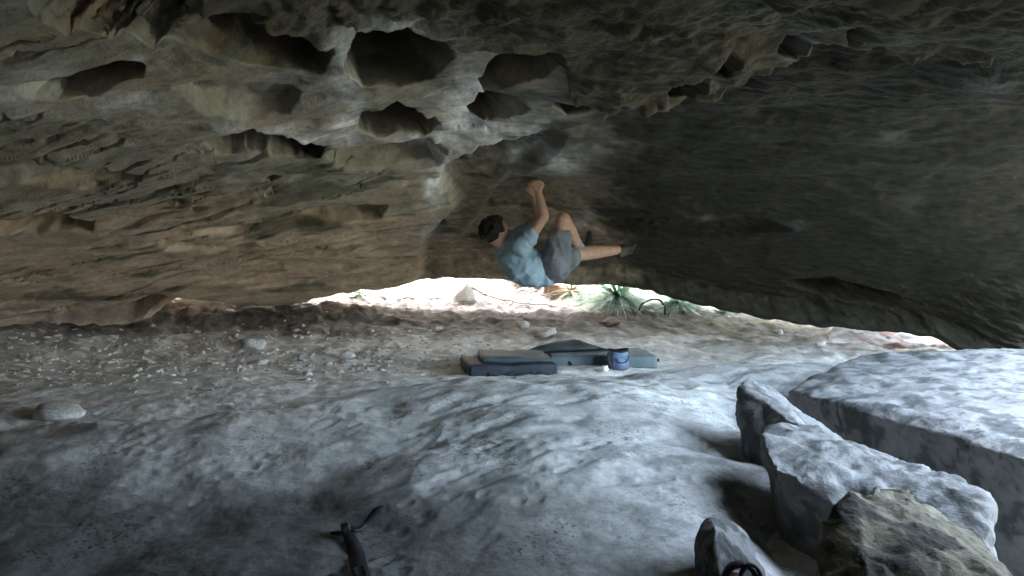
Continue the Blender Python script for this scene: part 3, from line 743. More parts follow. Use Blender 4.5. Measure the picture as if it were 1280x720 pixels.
stone(285, 391, 20, 6, 'flat buff stone in the dark gap under the left lip', M_STONE, 27)
stone(60, 522, 82, 26, 'long low pale rock half buried in dirt at the far left edge', M_STONE, 28, sink=.42)
stone(1027, 432, 14, 10, 'small buff stone at the end of the mossy bank', M_STONE, 29)
stone(976, 418, 7, 9, 'little upright pale stone on the mossy bank', M_STONE_PALE, 30)
# pale rock ledge in the far right gap
def ledge():
    o = boulder('rock_ledge', [(1028, 424, 7.8), (1042, 411, 7.9), (1075, 410, 8.0), (1120, 415, 8.0), (1182, 424, 7.9), (1185, 430, 7.7), (1120, 432, 7.5), (1040, 432, 7.5)],
            'long pinkish pale rock ledge showing in the right end of the gap', 'rock', vox=.022, rough=.02, seed=6, smooth=2,
            colf=lambda c, s: np.clip(mixc(mixc(np.zeros((len(c), 3)) + np.array([.5, .46, .43]), (.34, .22, .18), sm(.0, .4, fbm3(c * 5, 4, 590))), (.62, .6, .58), sm(.1, .4, fbm3(c * 3 + 4, 3, 591)) * .7), .03, .8),
            bottom=[(3.0, 7.5, -.8), (4.2, 7.6, -.8), (4.2, 8.2, -.8), (3.0, 8.2, -.8)])
ledge()

st_meshes = [stone_mesh('stone', 40 + i, 2) for i in range(8)]
zone_pts = []
while len(zone_pts) < 96:
    px = random.uniform(0, 560); py = random.uniform(404, 472)
    if py > 478 - .10 * abs(px - 150): continue
    if any(abs(px - a) < 12 and abs(py - b) < 5 for a, b in zone_pts): continue
    zone_pts.append((px, py))
for i, (px, py) in enumerate(zone_pts):
    p = on_floor(px, py); w = random.choice([5, 6, 7, 8, 9, 11, 14]) / F * p.y / 2
    me_ = st_meshes[i % 8]
    if not me_.materials: me_.materials.append(M_STONE); me_.polygons.foreach_set('use_smooth', np.ones(len(me_.polygons), bool))
    o = bpy.data.objects.new('stone', me_); COL.objects.link(o)
    o.scale = (w, w * random.uniform(.6, 1), w * random.uniform(.5, .9)); o.rotation_euler = (random.uniform(-.4, .4), random.uniform(-.4, .4), random.uniform(0, 6))
    o.location = (p.x, p.y, p.z + w * .12)
    tag(o, 'fist-sized grey stone lying among the rubble below the left roof', 'stone', 'loose stones in the rubble strip')

def rubble():
    base = stone_mesh('rb', 77, 1); bc = get_co(base); bf = np.array([p.vertices[:] for p in base.polygons]); bpy.data.meshes.remove(base)
    r = np.random.RandomState(5)
    px = r.uniform(-60, 620, 14000); py = r.uniform(396, 500, 14000)
    dens = np.exp(-((py - (440 - .02 * px)) / 24) ** 2) * np.where(px < 480, 1, .6)
    m = r.rand(14000) < dens; px = px[m][:3600]; py = py[m][:3600]
    px = np.concatenate([px, r.uniform(420, 1060, 800)]); py = np.concatenate([py, r.uniform(398, 425, 800)])
    d = np.minimum(.62 / ((py - 360) / F), 9)
    for _ in range(4):
        z = zground((px - 640) / F * d, d); d = np.minimum(np.maximum(-z, .1) / ((py - 360) / F), 9.2)
    x = (px - 640) / F * d; z = zground(x, d) + EYE; n = len(x)
    sz = np.abs(r.normal(size=n)) * .017 + .007; a = r.uniform(0, 6.28, n); ca, sa = np.cos(a)[:, None], np.sin(a)[:, None]
    q = bc[None] * np.stack([sz, sz * r.uniform(.5, 1, n), sz * r.uniform(.4, .9, n)], -1)[:, None, :]
    V = np.stack([q[..., 0] * ca - q[..., 1] * sa + x[:, None], q[..., 0] * sa + q[..., 1] * ca + d[:, None], q[..., 2] + q[..., 0] * r.uniform(-.4, .4, n)[:, None] + z[:, None]], -1)
    Fc = bf[None] + (np.arange(n) * len(bc))[:, None, None]
    o = link_mesh('rubble', np_mesh('rubble', V.reshape(-1, 3), Fc.reshape(-1, 3)), M_RUBBLE, smooth=False)
    tag(o, 'fine grey rubble and grit strewn over the dirt below the roof', 'rubble', kind='stuff')
rubble()

# ------------------------------------------------------------------ outside the gap
def outside_floor(px, d):
    x = (px - 640) / F * d
    return Vector((x, d, float(zground(np.array([x]), np.array([d]))[0]) + EYE))
def rock_out(px, d, w, h, label, mat, seed, name='rock', depth=.8):
    p = outside_floor(px, d); o = link_mesh(name, stone_mesh(name, seed, 3, 1.0), mat)
    o.scale = (w / 2, w / 2 * depth, h / 2); o.location = (p.x, p.y, p.z + h * .25); o.rotation_euler = (.1, .15, .5)
    tag(o, label, 'rock'); return o
rock_out(581, 9.0, .30, .34, 'bright white rock among dry sticks outside the gap', M_STONE_PALE, 61)
rock_out(655, 9.6, .62, .30, 'broad brown-streaked rock outside, behind the hanging climber', M_STONE_BROWN, 62)
rock_out(692, 9.3, .42, .20, 'low tan rock with a sloping top outside the gap, just right of the climber', M_STONE_BROWN, 63)
rock_out(545, 9.9, .36, .26, 'greyish rock at the crest of the gap, left of the white rock', M_STONE, 64)
rock_out(512, 9.1, .16, .07, 'small flat dark rock on the bright ground outside', M_STONE_BROWN, 65)

def branch(pts, r0, r1, label, mat=M_TWIG, name='dry_branch', fork=True):
    base = Vector(pts[0]); mb = MB(base)
    n = 14; P4 = [Vector(p) for p in pts]
    def at(t):
        s = t * (len(P4) - 1); i = min(int(s), len(P4) - 2); u = s - i
        a, b = P4[i], P4[i + 1]; pa = P4[max(i - 1, 0)]; pb = P4[min(i + 2, len(P4) - 1)]
        m0 = (b - pa) / 2; m1 = (pb - a) / 2
        return a * (2 * u ** 3 - 3 * u ** 2 + 1) + m0 * (u ** 3 - 2 * u ** 2 + u) + b * (-2 * u ** 3 + 3 * u ** 2) + m1 * (u ** 3 - u ** 2)
    cl = [at(k / n) + Vector((random.gauss(0, .004), random.gauss(0, .004), random.gauss(0, .004))) for k in range(n + 1)]
    mb.tube(cl, [r0 + (r1 - r0) * k / n for k in range(n + 1)], 7)
    if fork:
        for k in (4, 7, 10):
            d = (cl[k + 1] - cl[k]).normalized(); s = Vector((random.uniform(-.6, .6), random.uniform(-.3, .3), random.uniform(.1, .8))).normalized()
            e = (d + s * .9).normalized() * random.uniform(.08, .2)
            r = r0 + (r1 - r0) * k / n
            mb.tube([cl[k], cl[k] + e * .5 + Vector((0, 0, .01)), cl[k] + e], [r * .6, r * .45, r * .25], 5)
    o = mb.build(name, mat); tag(o, label, 'branch'); return o
def OP(px, py, d): return P(px, py, d)
branch([OP(590, 358, 9.0), OP(610, 370, 8.9), OP(650, 378, 8.85), OP(700, 383, 8.8)], .016, .008, 'longest bleached dry branch lying along the ground under the climber')
branch([OP(636, 382, 8.85), OP(650, 372, 8.95), OP(668, 362, 9.1)], .012, .008, 'short thick bleached stick slanting up below the climber\'s hips', fork=False)
branch([OP(596, 352, 9.1), OP(606, 362, 9.0), OP(628, 374, 8.9), OP(640, 384, 8.85)], .01, .005, 'thin bleached stick slanting down from beside the white rock')
branch([OP(630, 378, 8.9), OP(629, 368, 9.0), OP(631, 356, 9.05)], .006, .004, 'thin upright dry twig standing under the climber', fork=False)
branch([OP(598, 384, 8.75), OP(640, 387, 8.75), OP(690, 388, 8.7), OP(740, 390, 8.7)], .008, .004, 'pale dry stick lying flat along the front edge of the bright ground')
branch([OP(440, 372, 9.2), OP(500, 369, 9.1), OP(545, 374, 9.0)], .007, .004, 'thin pale stick on the bright ground left of the white rock')
for k in range(9):
    qx = random.uniform(470, 760); qd = random.uniform(8.75, 9.5); q0 = outside_floor(qx, qd); an_ = random.uniform(-.5, .5); L_ = random.uniform(.25, .6)
    q1 = outside_floor(qx + 1000 * L_ * math.cos(an_) / qd, qd + L_ * math.sin(an_))
    branch([q0 + Vector((0, 0, .02)), q0.lerp(q1, .5) + Vector((0, 0, random.uniform(.03, .1))), q1 + Vector((0, 0, random.uniform(.02, .14)))], random.uniform(.006, .01), .003,
           'thin bleached stick lying in the tangle of dead wood outside the gap').__setitem__('group', 'thin sticks tangled outside the gap')
hb = [OP(796, 391, 8.45), OP(803, 380, 8.45), OP(815, 374, 8.45), OP(826, 376, 8.45), OP(831, 384, 8.45), OP(831, 394, 8.45)]
branch(hb, .011, .009, 'dark bent twig forming a hoop in front of the tussocks', M_DARKTWIG, 'bent_twig', fork=False)

def tussock(px, py, d, n, length, label, mat, seed, droop=1.0):
    p = P(px, py, d); r = random.Random(seed); mb = MB(p)
    for i in range(n):
        a = r.uniform(0, 6.283); el = r.uniform(-.5, .8); L = length * r.uniform(.6, 1.1); w = r.uniform(.006, .011)
        dirv = Vector((math.cos(a) * math.cos(el), math.sin(a) * math.cos(el), math.sin(el)))
        side = Vector((-math.sin(a), math.cos(a), 0))
        pts = []; ns = 7
        for k in range(ns + 1):
            t = k / ns
            q = p + dirv * L * t + Vector((0, 0, -droop * L * .26 * t * t)) + Vector((math.cos(a), math.sin(a), 0)) * L * .12 * t * t
            pts.append(q)
        vs = []; fs = []
        for k, q in enumerate(pts):
            ww = w * (1 - (k / ns) ** 2 * .9)
            up = Vector((0, 0, .3 * ww))
            vs += [q - side * ww, q + up, q + side * ww]
        for k in range(ns):
            for j in (0, 1):
                fs.append((k * 3 + j, k * 3 + j + 1, k * 3 + j + 4, k * 3 + j + 3))
        mb.add(vs, fs)
    root = empty('tussock_plant', p); tag(root, label, 'plant')
    mb.build('foliage', mat, root)
    cm = MB(p); cm.tube([p - Vector((0, 0, .3)), p - Vector((0, 0, .04)), p + Vector((0, 0, .02))], [.09, .07, .02], 8)
    cm.build('crown_base', M_DRYBLADE, root)
    return root
tussock(771, 371, 8.95, 460, .85, 'large spiky pale green tussock with long arching leaves right of the climber', M_BLADE, 1)
tussock(846, 380, 8.8, 260, .5, 'smaller pale green tussock behind the dark twig hoop', M_BLADE, 2)
tussock(900, 393, 8.75, 150, .34, 'low pale green tussock furthest right, tucked under the roof lip', M_BLADE, 3)
tussock(714, 364, 9.3, 200, .34, 'brown withered tussock between the tan rock and the spiky green tussock', M_DRYBLADE, 4)
tussock(450, 368, 9.2, 120, .22, 'small bright green tuft on the pale ground at the left of the gap', M_BLADE, 5)

def litter():
    r = np.random.RandomState(9); n = 4200
    px = r.uniform(180, 1150, n); d = r.uniform(8.5, 10.6, n); x = (px - 640) / F * d; z = zground(x, d) + EYE
    V = []; Fc = []; k = 0
    for i in range(n):
        a = r.uniform(0, 6.28); L = r.uniform(.02, .12); w = r.uniform(.003, .012); t = r.uniform(-.3, .5)
        u = np.array([math.cos(a), math.sin(a), 0]); s = np.array([-u[1], u[0], 0]); p0 = np.array([x[i], d[i], z[i] + .012]); rise = np.array([0, 0, L * t * .4])
        V.append(np.array([p0 - u * L / 2 - s * w * .3, p0 - s * w + rise * .7, p0 + u * L / 2 - s * w * .2 + rise, p0 + u * L / 2 + s * w * .2 + rise, p0 + s * w + rise * .7 + [0, 0, .004], p0 - u * L / 2 + s * w * .3]))
        Fc.append(np.array([[k, k + 1, k + 4, k + 5], [k + 1, k + 2, k + 3, k + 4]])); k += 6
    o = link_mesh('leaf_litter', np_mesh('leaf_litter', np.concatenate(V), np.concatenate(Fc)), M_LITTER, smooth=False)
    tag(o, 'bleached leaf litter and dry grass strewn over the ground outside', 'leaf litter', kind='stuff')
litter()

# ------------------------------------------------------------------ crash pads
def slab_box(mb, c, ux, uy, uz, sx, sy, sz, bev=.015, seg=3):
    bm = bmesh.new(); bmesh.ops.create_cube(bm, size=1)
    bmesh.ops.scale(bm, vec=(sx, sy, sz), verts=bm.verts)
    bmesh.ops.subdivide_edges(bm, edges=bm.edges[:], cuts=0)
    bmesh.ops.bevel(bm, geom=bm.edges[:], offset=bev, segments=seg, profile=.5, affect='EDGES')
    ux, uy, uz = Vector(ux), Vector(uy), Vector(uz)
    bm.verts.ensure_lookup_table()
    vs = [Vector(c) + ux * v.co.x + uy * v.co.y + uz * v.co.z for v in bm.verts]
    fs = [tuple(v.index for v in f.verts) for f in bm.faces]
    bm.free(); mb.add(vs, fs)
def soft(o, amt=.006, scale=6, seed=0, sub=2):
    """subdivide and wobble, as worn padding does"""
    me = o.data
    bm = bmesh.new(); bm.from_mesh(me)
    long_e = [e for e in bm.edges if e.calc_length() > .09]
    bmesh.ops.subdivide_edges(bm, edges=long_e, cuts=7, use_grid_fill=True)
    bmesh.ops.triangulate(bm, faces=[f for f in bm.faces if len(f.verts) > 4])
    bm.to_mesh(me); bm.free()
    c = get_co(me); n = get_no(me)
    set_co(me, c + n * (amt * fbm3(c * scale + seed, 3, 700))[:, None])
    me.polygons.foreach_set('use_smooth', np.ones(len(me.polygons), bool))

def frame(yaw, pitch=0.0, roll=0.0):
    from mathutils import Euler
    m = Euler((pitch, roll, yaw)).to_matrix()
    return m.col[0], m.col[1], m.col[2]

# folded dark pad
p0 = on_floor(634, 470); zf = floor_z(p0.x, p0.y + .3)
rootA = empty('crash_pad', (p0.x, p0.y + .28, p0.z)); tag(rootA, 'folded dark navy crash pad with a black edge, left of the two pads', 'crash pad')
ux, uy, uz = frame(.2, .05)
base = Vector((p0.x, p0.y + .28, p0.z))
mb = MB(base); slab_box(mb, base + Vector((0, 0, .044)), ux, uy, uz, .64, .52, .088, .016)
o = mb.build('lower_panel', M_PAD_DARK, rootA); soft(o, .011, 6, 1)
ux2, uy2, uz2 = frame(.12, .06, .03)
mb = MB(base); slab_box(mb, base + Vector((.05, .09, .108)), ux2, uy2, uz2, .52, .42, .042, .012)
o = mb.build('upper_panel', M_PAD_TEAL, rootA); soft(o, .012, 6, 2)
mb = MB(base)
cpts = [base + ux * (-.20 + .02 * k) + uy * (-.262 - .006 * math.sin(k)) + Vector((0, 0, .02 + .012 * math.sin(k * .8))) for k in range(22)]
mb.ribbon(cpts, [uz] * 22, .028, .004)
mb.build('carry_strap', M_WEB, rootA)

# open blue-grey pad with its flap half raised
p1 = on_floor(752, 463); baseB = Vector((p1.x + .03, p1.y + .52, p1.z))
rootB = empty('crash_pad', baseB); tag(rootB, 'blue-grey crash pad with one flap half raised, behind the chalk bucket', 'crash pad')
ux, uy, uz = frame(.03, .035)
mb = MB(baseB); slab_box(mb, baseB + Vector((0, 0, .05)), ux, uy, uz, .82, .62, .1, .02)
o = mb.build('base_panel', M_PAD_BLUE, rootB); soft(o, .014, 5, 3)
# raised flap: a stiff panel standing tent-like on the back edge
def panel(root, base, corners, thick, name, mat, seed):
    a, b, c, d = [Vector(q) for q in corners]
    nrm = (b - a).cross(d - a).normalized(); mb = MB(base); n = 10; vs = []; fs = []
    for s in (0, 1):
        for i in range(n + 1):
            for j in range(n + 1):
                u, v = i / n, j / n
                q = a * (1 - u) * (1 - v) + b * u * (1 - v) + c * u * v + d * (1 - u) * v
                vs.append(q + nrm * (thick * (.5 if s else -.5) * (1 - .6 * max(abs(2 * u - 1), abs(2 * v - 1)) ** 6)) + nrm * .012 * math.sin(u * 5 + seed) * math.sin(v * 4))
    m = (n + 1) ** 2
    for i in range(n):
        for j in range(n):
            q = i * (n + 1) + j
            fs.append((q, q + 1, q + n + 2, q + n + 1)); fs.append((m + q, m + q + n + 1, m + q + n + 2, m + q + 1))
    rim = [i * (n + 1) for i in range(n + 1)] + [n * (n + 1) + j for j in range(1, n + 1)] + [i * (n + 1) + n for i in range(n - 1, -1, -1)] + [j for j in range(n - 1, 0, -1)]
    for k in range(len(rim)):
        p, q = rim[k], rim[(k + 1) % len(rim)]; fs.append((p, m + p, m + q, q))
    mb.add(vs, fs); return mb.build(name, mat, root)
dB = baseB.y
panel(rootB, baseB, [P(650, 443, dB - .16), P(764, 439, dB - .02), P(724, 427, dB + .22), P(700, 426, dB + .2)], .045, 'raised_flap', M_PAD_TEAL, 1)
panel(rootB, baseB, [P(694, 450, dB - .27), P(733, 447, dB - .24), P(729, 441, dB - .05), P(700, 447, dB - .08)], .02, 'closure_flap', M_PAD_DARK, 2)
mb = MB(baseB)
cpts = [P(706 + 1.1 * k, 448 + 1.0 * k, dB - .30 - .004 * k) for k in range(9)]
mb.ribbon(cpts, [Vector((.7, 0, .7))] * 9, .02, .004); mb.build('closure_strap', M_WEB, rootB)
mb = MB(baseB)
cpts = [P(800 + 1.6 * k, 452 - .2 * k + 1.2 * math.sin(k * .6), dB - .2 + .01 * k) for k in range(16)]
mb.ribbon(cpts, [Vector((0, .3, 1))] * 16, .028, .004); mb.build('shoulder_strap', M_WEB, rootB)
mb = MB(baseB); slab_box(mb, P(824, 455, dB - .02), ux, uy, uz, .05, .04, .015, .004); mb.build('buckle', M_PLASTIC, rootB)

# chalk bucket (drawn to 0.86 of a large one)
BK = .86
pb = on_floor(773, 461); cb = Vector((pb.x, pb.y + .0, pb.z - .005))
root = empty('chalk_bucket', cb); tag(root, 'blue fabric chalk bucket standing open in front of the blue-grey pad', 'chalk bucket')
def lathe(mb, c, prof, n=36, wob=0.0, seed=0):
    vs = []; fs = []
    for i, (r, z) in enumerate(prof):
        for k in range(n):
            a = 2 * math.pi * k / n
            rr = BK * r * (1 + wob * math.sin(3 * a + seed + z * 20) + wob * .6 * math.sin(7 * a + 2 * seed - z * 35))
            vs.append(Vector(c) + Vector((rr * math.cos(a), rr * math.sin(a) * .9, BK * z)))
    for i in range(len(prof) - 1):
        for k in range(n):
            fs.append((i * n + k, i * n + (k + 1) % n, (i + 1) * n + (k + 1) % n, (i + 1) * n + k))
    mb.add(vs, fs)
mb = MB(cb); lathe(mb, cb, [(.0, .0), (.085, .0), (.092, .012), (.092, .045), (.088, .05)], 36, .01); mb.build('base_band', M_BAND, root)
mb = MB(cb); lathe(mb, cb, [(.089, .048), (.09, .07), (.086, .10), (.083, .135), (.08, .165), (.076, .168), (.074, .15), (.07, .09), (.0, .08)], 40, .022, 1.3); mb.build('body', M_BUCKET, root)
mb = MB(cb)
ring = [cb + BK * Vector((.081 * math.cos(a), .073 * math.sin(a), .17 + .008 * math.sin(2 * a + 1))) for a in np.linspace(0, 2 * math.pi, 41)]
mb.tube(ring, .009, 8, cap=False); mb.build('rim', M_WEB, root)
mb = MB(cb); lathe(mb, cb, [(.0, .155), (.03, .158), (.06, .15), (.072, .14)], 30, .05, 2.2); mb.build('fleece_lining', M_FLEECE, root)
mb = MB(cb)
cp = [cb + BK * Vector((-.082 - .012 * math.sin(k * .5), -.05 - .003 * k, .165 - .017 * k)) for k in range(9)]
mb.ribbon(cp, [Vector((.8, .6, 0))] * 9, .03, .006); mb.build('side_strap', M_WEB, root)
mb = MB(cb); slab_box(mb, cb + BK * Vector((-.088, -.045, .10)), (1, 0, 0), (0, 1, 0), (0, 0, 1), .03, .03, .07, .008); mb.build('brush_holder', M_WEB, root)
mb = MB(cb)
cp = [cb + BK * Vector((.055 * math.cos(a) + .02, -.083 - .004 * math.sin(3 * a), .115 + .05 * math.sin(a))) for a in np.linspace(-2.9, .2, 16)]
mb.tube(cp, .004, 6); mb.build('drawcord', M_WEB, root)
pt = on_floor(755, 463); c0 = pt + Vector((0, -.05, .0))
rt = empty('tape_roll', c0); tag(rt, 'small white finger tape roll standing beside the chalk bucket', 'tape roll')
mb = MB(c0); lathe(mb, c0, [(.012, .002), (.026, .0), (.028, .003), (.028, .043), (.026, .046), (.012, .044), (.012, .002)], 28); mb.build('tape', M_WHITE, rt)
mb = MB(c0); lathe(mb, c0, [(.0095, .0005), (.0119, .0005), (.0119, .0465), (.0095, .0465), (.0095, .0005)], 20); mb.build('core', M_LITTER, rt)

# ------------------------------------------------------------------ straps in the foreground
def lift(px, py, h=.0):
    p = on_floor(px, py); return Vector((p.x, p.y, p.z + h))
bs = lift(447, 742)
root = empty('backpack_strap', bs); tag(root, 'black webbing strap with a buckle lying on the near slab', 'strap')
A = [lift(452, 752, .008), lift(453, 730, .014), lift(447, 712, .022), lift(446, 698, .012), lift(441, 684, .014), lift(434, 672, .02)]
mb = MB(bs); mb.ribbon(A, [Vector((1, .1, .1)), Vector((1, .1, -.25)), Vector((1, .1, .2)), Vector((1, .2, .3)), Vector((1, .3, 0)), Vector((1, .5, .1))], [.056, .056, .054, .052, .048, .036], .005); mb.build('padded_webbing', M_WEB, root)
Bp = [lift(436, 671, .03), lift(446, 669, .02), lift(453, 664, .012), lift(460, 657, .016), lift(468, 650, .024), lift(475, 646, .025), lift(481, 643, .02)]
mb = MB(bs); mb.ribbon(Bp, [Vector((-.25, 1, .35))] * 7, [.024, .028, .036, .054, .06, .05, .038], .006); mb.build('loose_tail', M_WEB, root)
mb = MB(bs); slab_box(mb, lift(432, 670, .03), (.9, .3, .3), (-.3, .95, 0), (-.28, -.1, .95), .032, .05, .03, .006)
slab_box(mb, lift(421, 672, .018), (.98, -.1, .1), (.1, .99, 0), (-.1, 0, .99), .045, .016, .012, .004); mb.build('buckle', M_PLASTIC, root)
bp = lift(418, 735)
mb = MB(bp); lathe(mb, bp, [(.0, .05), (.02, .048), (.032, .04), (.04, .025), (.042, .0), (.04, -.04)], 24, .05, .7)
o = mb.build('bag_corner', M_PAD_DARK); tag(o, 'dark rounded corner of a bag at the bottom edge beside the strap', 'bag')

pl = lift(925, 735)
root = empty('shoe', pl); tag(root, 'black climbing shoe heel with pull loops at the foot of the small rock', 'shoe')
dl = pl.y
mb = MB(pl)
cp = [P(925 + 20 * math.cos(a), 728 + 23 * -math.sin(a), 2.36) for a in np.linspace(-.2, math.pi + .2, 20)]
mb.ribbon(cp, [Vector((0, 1, 0))] * 20, .03, .012); mb.build('heel_loop', M_WEB, root)
mb = MB(pl)
cp = [P(938 + 13 * math.cos(a), 726 + 20 * -math.sin(a), 2.33) for a in np.linspace(-.2, math.pi + .2, 18)]
mb.ribbon(cp, [Vector((0, 1, 0))] * 18, .02, .008); mb.build('pull_tab', M_WEB, root)
mb = MB(pl); slab_box(mb, P(920, 724, 2.38), (1, 0, 0), (0, 1, 0), (0, 0, 1), .03, .02, .05, .008); mb.build('heel_patch', M_PINK, root)

# ------------------------------------------------------------------ the climber
dh = roof_hit(672, 222)
DC = min(max(dh, 5.4), 6.6) - .06          # depth of the holding hand
k0 = DC - 5.85
def Q(px, py, d): return P(px, py, d + k0)
def cone(mb, a, b, ra, rb, n=20):
    """tapered capsule as a closed mesh"""
    a, b = Vector(a), Vector(b); t = (b - a); L = t.length; t = t.normalized() if L > 1e-6 else Vector((0, 0, 1))
    up = Vector((0, 0, 1)) if abs(t.z) < .9 else Vector((1, 0, 0)); s = t.cross(up).normalized(); u = s.cross(t)
    rings = []
    for k in range(1, 6): an = -math.pi / 2 + math.pi / 2 * k / 6; rings.append((a + t * math.sin(an) * ra, math.cos(an) * ra))
    for k in range(5): rings.append((a + t * L * k / 4, ra + (rb - ra) * k / 4))
    for k in range(1, 6): an = math.pi / 2 * k / 6; rings.append((b + t * math.sin(an) * rb, math.cos(an) * rb))
    vs = []; fs = []
    for c, r in rings:
        for k in range(n): an = 2 * math.pi * k / n; vs.append(c + s * math.cos(an) * r + u * math.sin(an) * r)
    m = len(rings)
    for i in range(m - 1):
        for k in range(n): fs.append((i * n + k, i * n + (k + 1) % n, (i + 1) * n + (k + 1) % n, (i + 1) * n + k))
    vs.append(a - t * ra); vs.append(b + t * rb); ia, ib = m * n, m * n + 1
    for k in range(n): fs.append((ia, (k + 1) % n, k)); fs.append((ib, (m - 1) * n + k, (m - 1) * n + (k + 1) % n))
    mb.add(vs, fs)
def ell(mb, c, ux, uy, uz, rx, ry, rz, n=24, m=16):
    vs = []; fs = []; c = Vector(c); ux, uy, uz = Vector(ux), Vector(uy), Vector(uz)
    for i in range(m + 1):
        th = math.pi * i / m
        for k in range(n):
            ph = 2 * math.pi * k / n
            vs.append(c + ux * rx * math.sin(th) * math.cos(ph) + uy * ry * math.sin(th) * math.sin(ph) + uz * rz * math.cos(th))
    for i in range(m):
        for k in range(n): fs.append((i * n + k, (i + 1) * n + k, (i + 1) * n + (k + 1) % n, i * n + (k + 1) % n))
    mb.add(vs, fs)
def fuse(mb, name, mat, parent, vox=.009, it=6, wr=None):
    me = mb.mesh(name)
    me = evaluated(me, [('REMESH', dict(mode='VOXEL', voxel_size=vox, adaptivity=0.0)), ('SMOOTH', dict(factor=.5, iterations=it))])
    if wr:
        c = get_co(me); n = get_no(me); w = 0
        for dirv, fr, am, sd in wr:
            ph = c @ np.array(dirv) * fr + 2.2 * fbm3(c * 5 + sd, 2, 800)
            w = w + am * (1 - np.abs(np.sin(ph)) * 1.6) + am * .8 * fbm3(c * 11 + sd, 3, 810)
        set_co(me, c + n * w[:, None])
    return link_mesh(name, me, mat, parent)

pel = Q(690, 333, 6.05); wai = Q(672, 337, 6.02); che = Q(648, 325, 6.0); nek = Q(627, 310, 6.0); hed = Q(621, 291, 5.98)
shR = Q(653, 308, 5.86); elR = Q(680, 271, 5.82); wrR = Q(673, 241, 5.84)
shL = Q(634, 304, 6.16); elL = Q(674, 274, 6.26); wrL = Q(668, 243, 6.05)
hiR = Q(693, 331, 5.95); knR = Q(704, 275, 5.84); anR = Q(724, 311, 6.06)
hiL = Q(696, 330, 6.16); knL = Q(716, 318, 5.98); 
dft = min(max(roof_hit(800, 303), 5.9), 6.9) - k0 - .03
anL = Q(775, 312, min(6.3, dft)); 
root = empty('person', (pel.x, pel.y, pel.z))
tag(root, 'climber in blue t-shirt and grey shorts hanging under the cave roof', 'person')
BO = Vector(root.location)
mb = MB(BO)
cone(mb, pel, wai, .115, .105); cone(mb, wai, che, .105, .125); cone(mb, hiR, hiL, .095, .095)
cone(mb, che, (shR + shL) / 2, .125, .10); cone(mb, shR, shL, .06, .06)
cone(mb, (shR + shL) / 2 + Vector((-.01, 0, 0)), nek, .065, .052); cone(mb, nek, hed - Vector((0, 0, .03)), .052, .055)
def limb(mb, a, b, r0, rm, r1, bulge=.35):
    m = Vector(a).lerp(Vector(b), bulge); cone(mb, a, m, r0, rm); cone(mb, m, b, rm, r1)
limb(mb, shR, elR, .058, .05, .04); limb(mb, elR, wrR, .04, .043, .027, .3)
limb(mb, shL, elL, .058, .05, .04); limb(mb, elL, wrL, .04, .043, .027, .3)
limb(mb, hiR, knR, .09, .08, .058); limb(mb, knR, anR, .056, .058, .036, .35)
limb(mb, hiL, knL, .09, .08, .058); limb(mb, knL, anL, .056, .058, .036, .35)
# head : faces right (towards the knees) and a little up
fx = Vector((.78, .35, .30)).normalized(); fu = Vector((-.35, .0, .94)); fu = (fu - fx * fu.dot(fx)).normalized(); fs_ = fu.cross(fx)
ell(mb, hed, fx, fs_, fu, .098, .076, .112)
ell(mb, hed + fx * .03 - fu * .055, fx, fs_, fu, .07, .058, .065)              # jaw
cone(mb, hed + fx * .098 - fu * .0, hed + fx * .118 - fu * .03, .009, .014, 10)   # nose
cone(mb, hed + fx * .085 + fu * .028 + fs_ * .03, hed + fx * .085 + fu * .028 - fs_ * .03, .014, .014, 10)   # brow
cone(mb, hed + fx * .092 - fu * .062 + fs_ * .018, hed + fx * .092 - fu * .062 - fs_ * .018, .009, .009, 10)  # lips
cone(mb, hed + fx * .075 - fu * .1, hed + fx * .08 - fu * .095, .02, .02, 10)    # chin
for s in (1, -1):
    ell(mb, hed - fx * .005 + fs_ * s * .078 - fu * .012, (fx + fs_ * s * .3).normalized(), fs_, fu, .022, .01, .033, 12, 8)   # ears
# hands: palm, four curled fingers and a thumb each, closed on the hold
def hand(mb, wr, el, side):
    ax_ = (wr - el).normalized(); ac = Vector((1, .1, 0)) * side; ac = (ac - ax_ * ac.dot(ax_)).normalized(); pn = ax_.cross(ac).normalized()
    if pn.y > 0: pn = -pn
    back = -pn         # fingers curl away from the camera, over the hold
    kn = wr + ax_ * .085
    for j in range(4):
        o_ = ac * (-.03 + .02 * j)
        cone(mb, wr + ac * (-.016 + .011 * j) + ax_ * .01, kn + o_, .017, .0125, 10)
        L = (.036, .044, .041, .032)[j]
        a = kn + o_; b = a + (ax_ * .75 + back * .65).normalized() * L; c = b + (ax_ * .1 + back * 1).normalized() * L * .75; d = c + (back * .7 - ax_ * .7).normalized() * L * .55
        cone(mb, a, b, .0105, .0098, 8); cone(mb, b, c, .0098, .009, 8); cone(mb, c, d, .009, .008, 8)
    a = wr + ac * .02 + ax_ * .025; b = a + (ac * .75 + ax_ * .65).normalized() * .04; c = b + (ax_ * .8 + back * .5).normalized() * .03
    cone(mb, a, b, .015, .012, 8); cone(mb, b, c, .012, .0095, 8)
hand(mb, wrR, elR, 1); hand(mb, wrL, elL, -1)
fuse(mb, 'body', M_SKIN, root, .0062, 3)
# eyes
mb = MB(BO)
for s in (1, -1):
    mb = MB(BO); ell(mb, hed + fx * .088 + fs_ * s * .03 + fu * .008, fx, fs_, fu, .011, .013, .009, 12, 8)
    mb.build('eye', M_EYE, root)
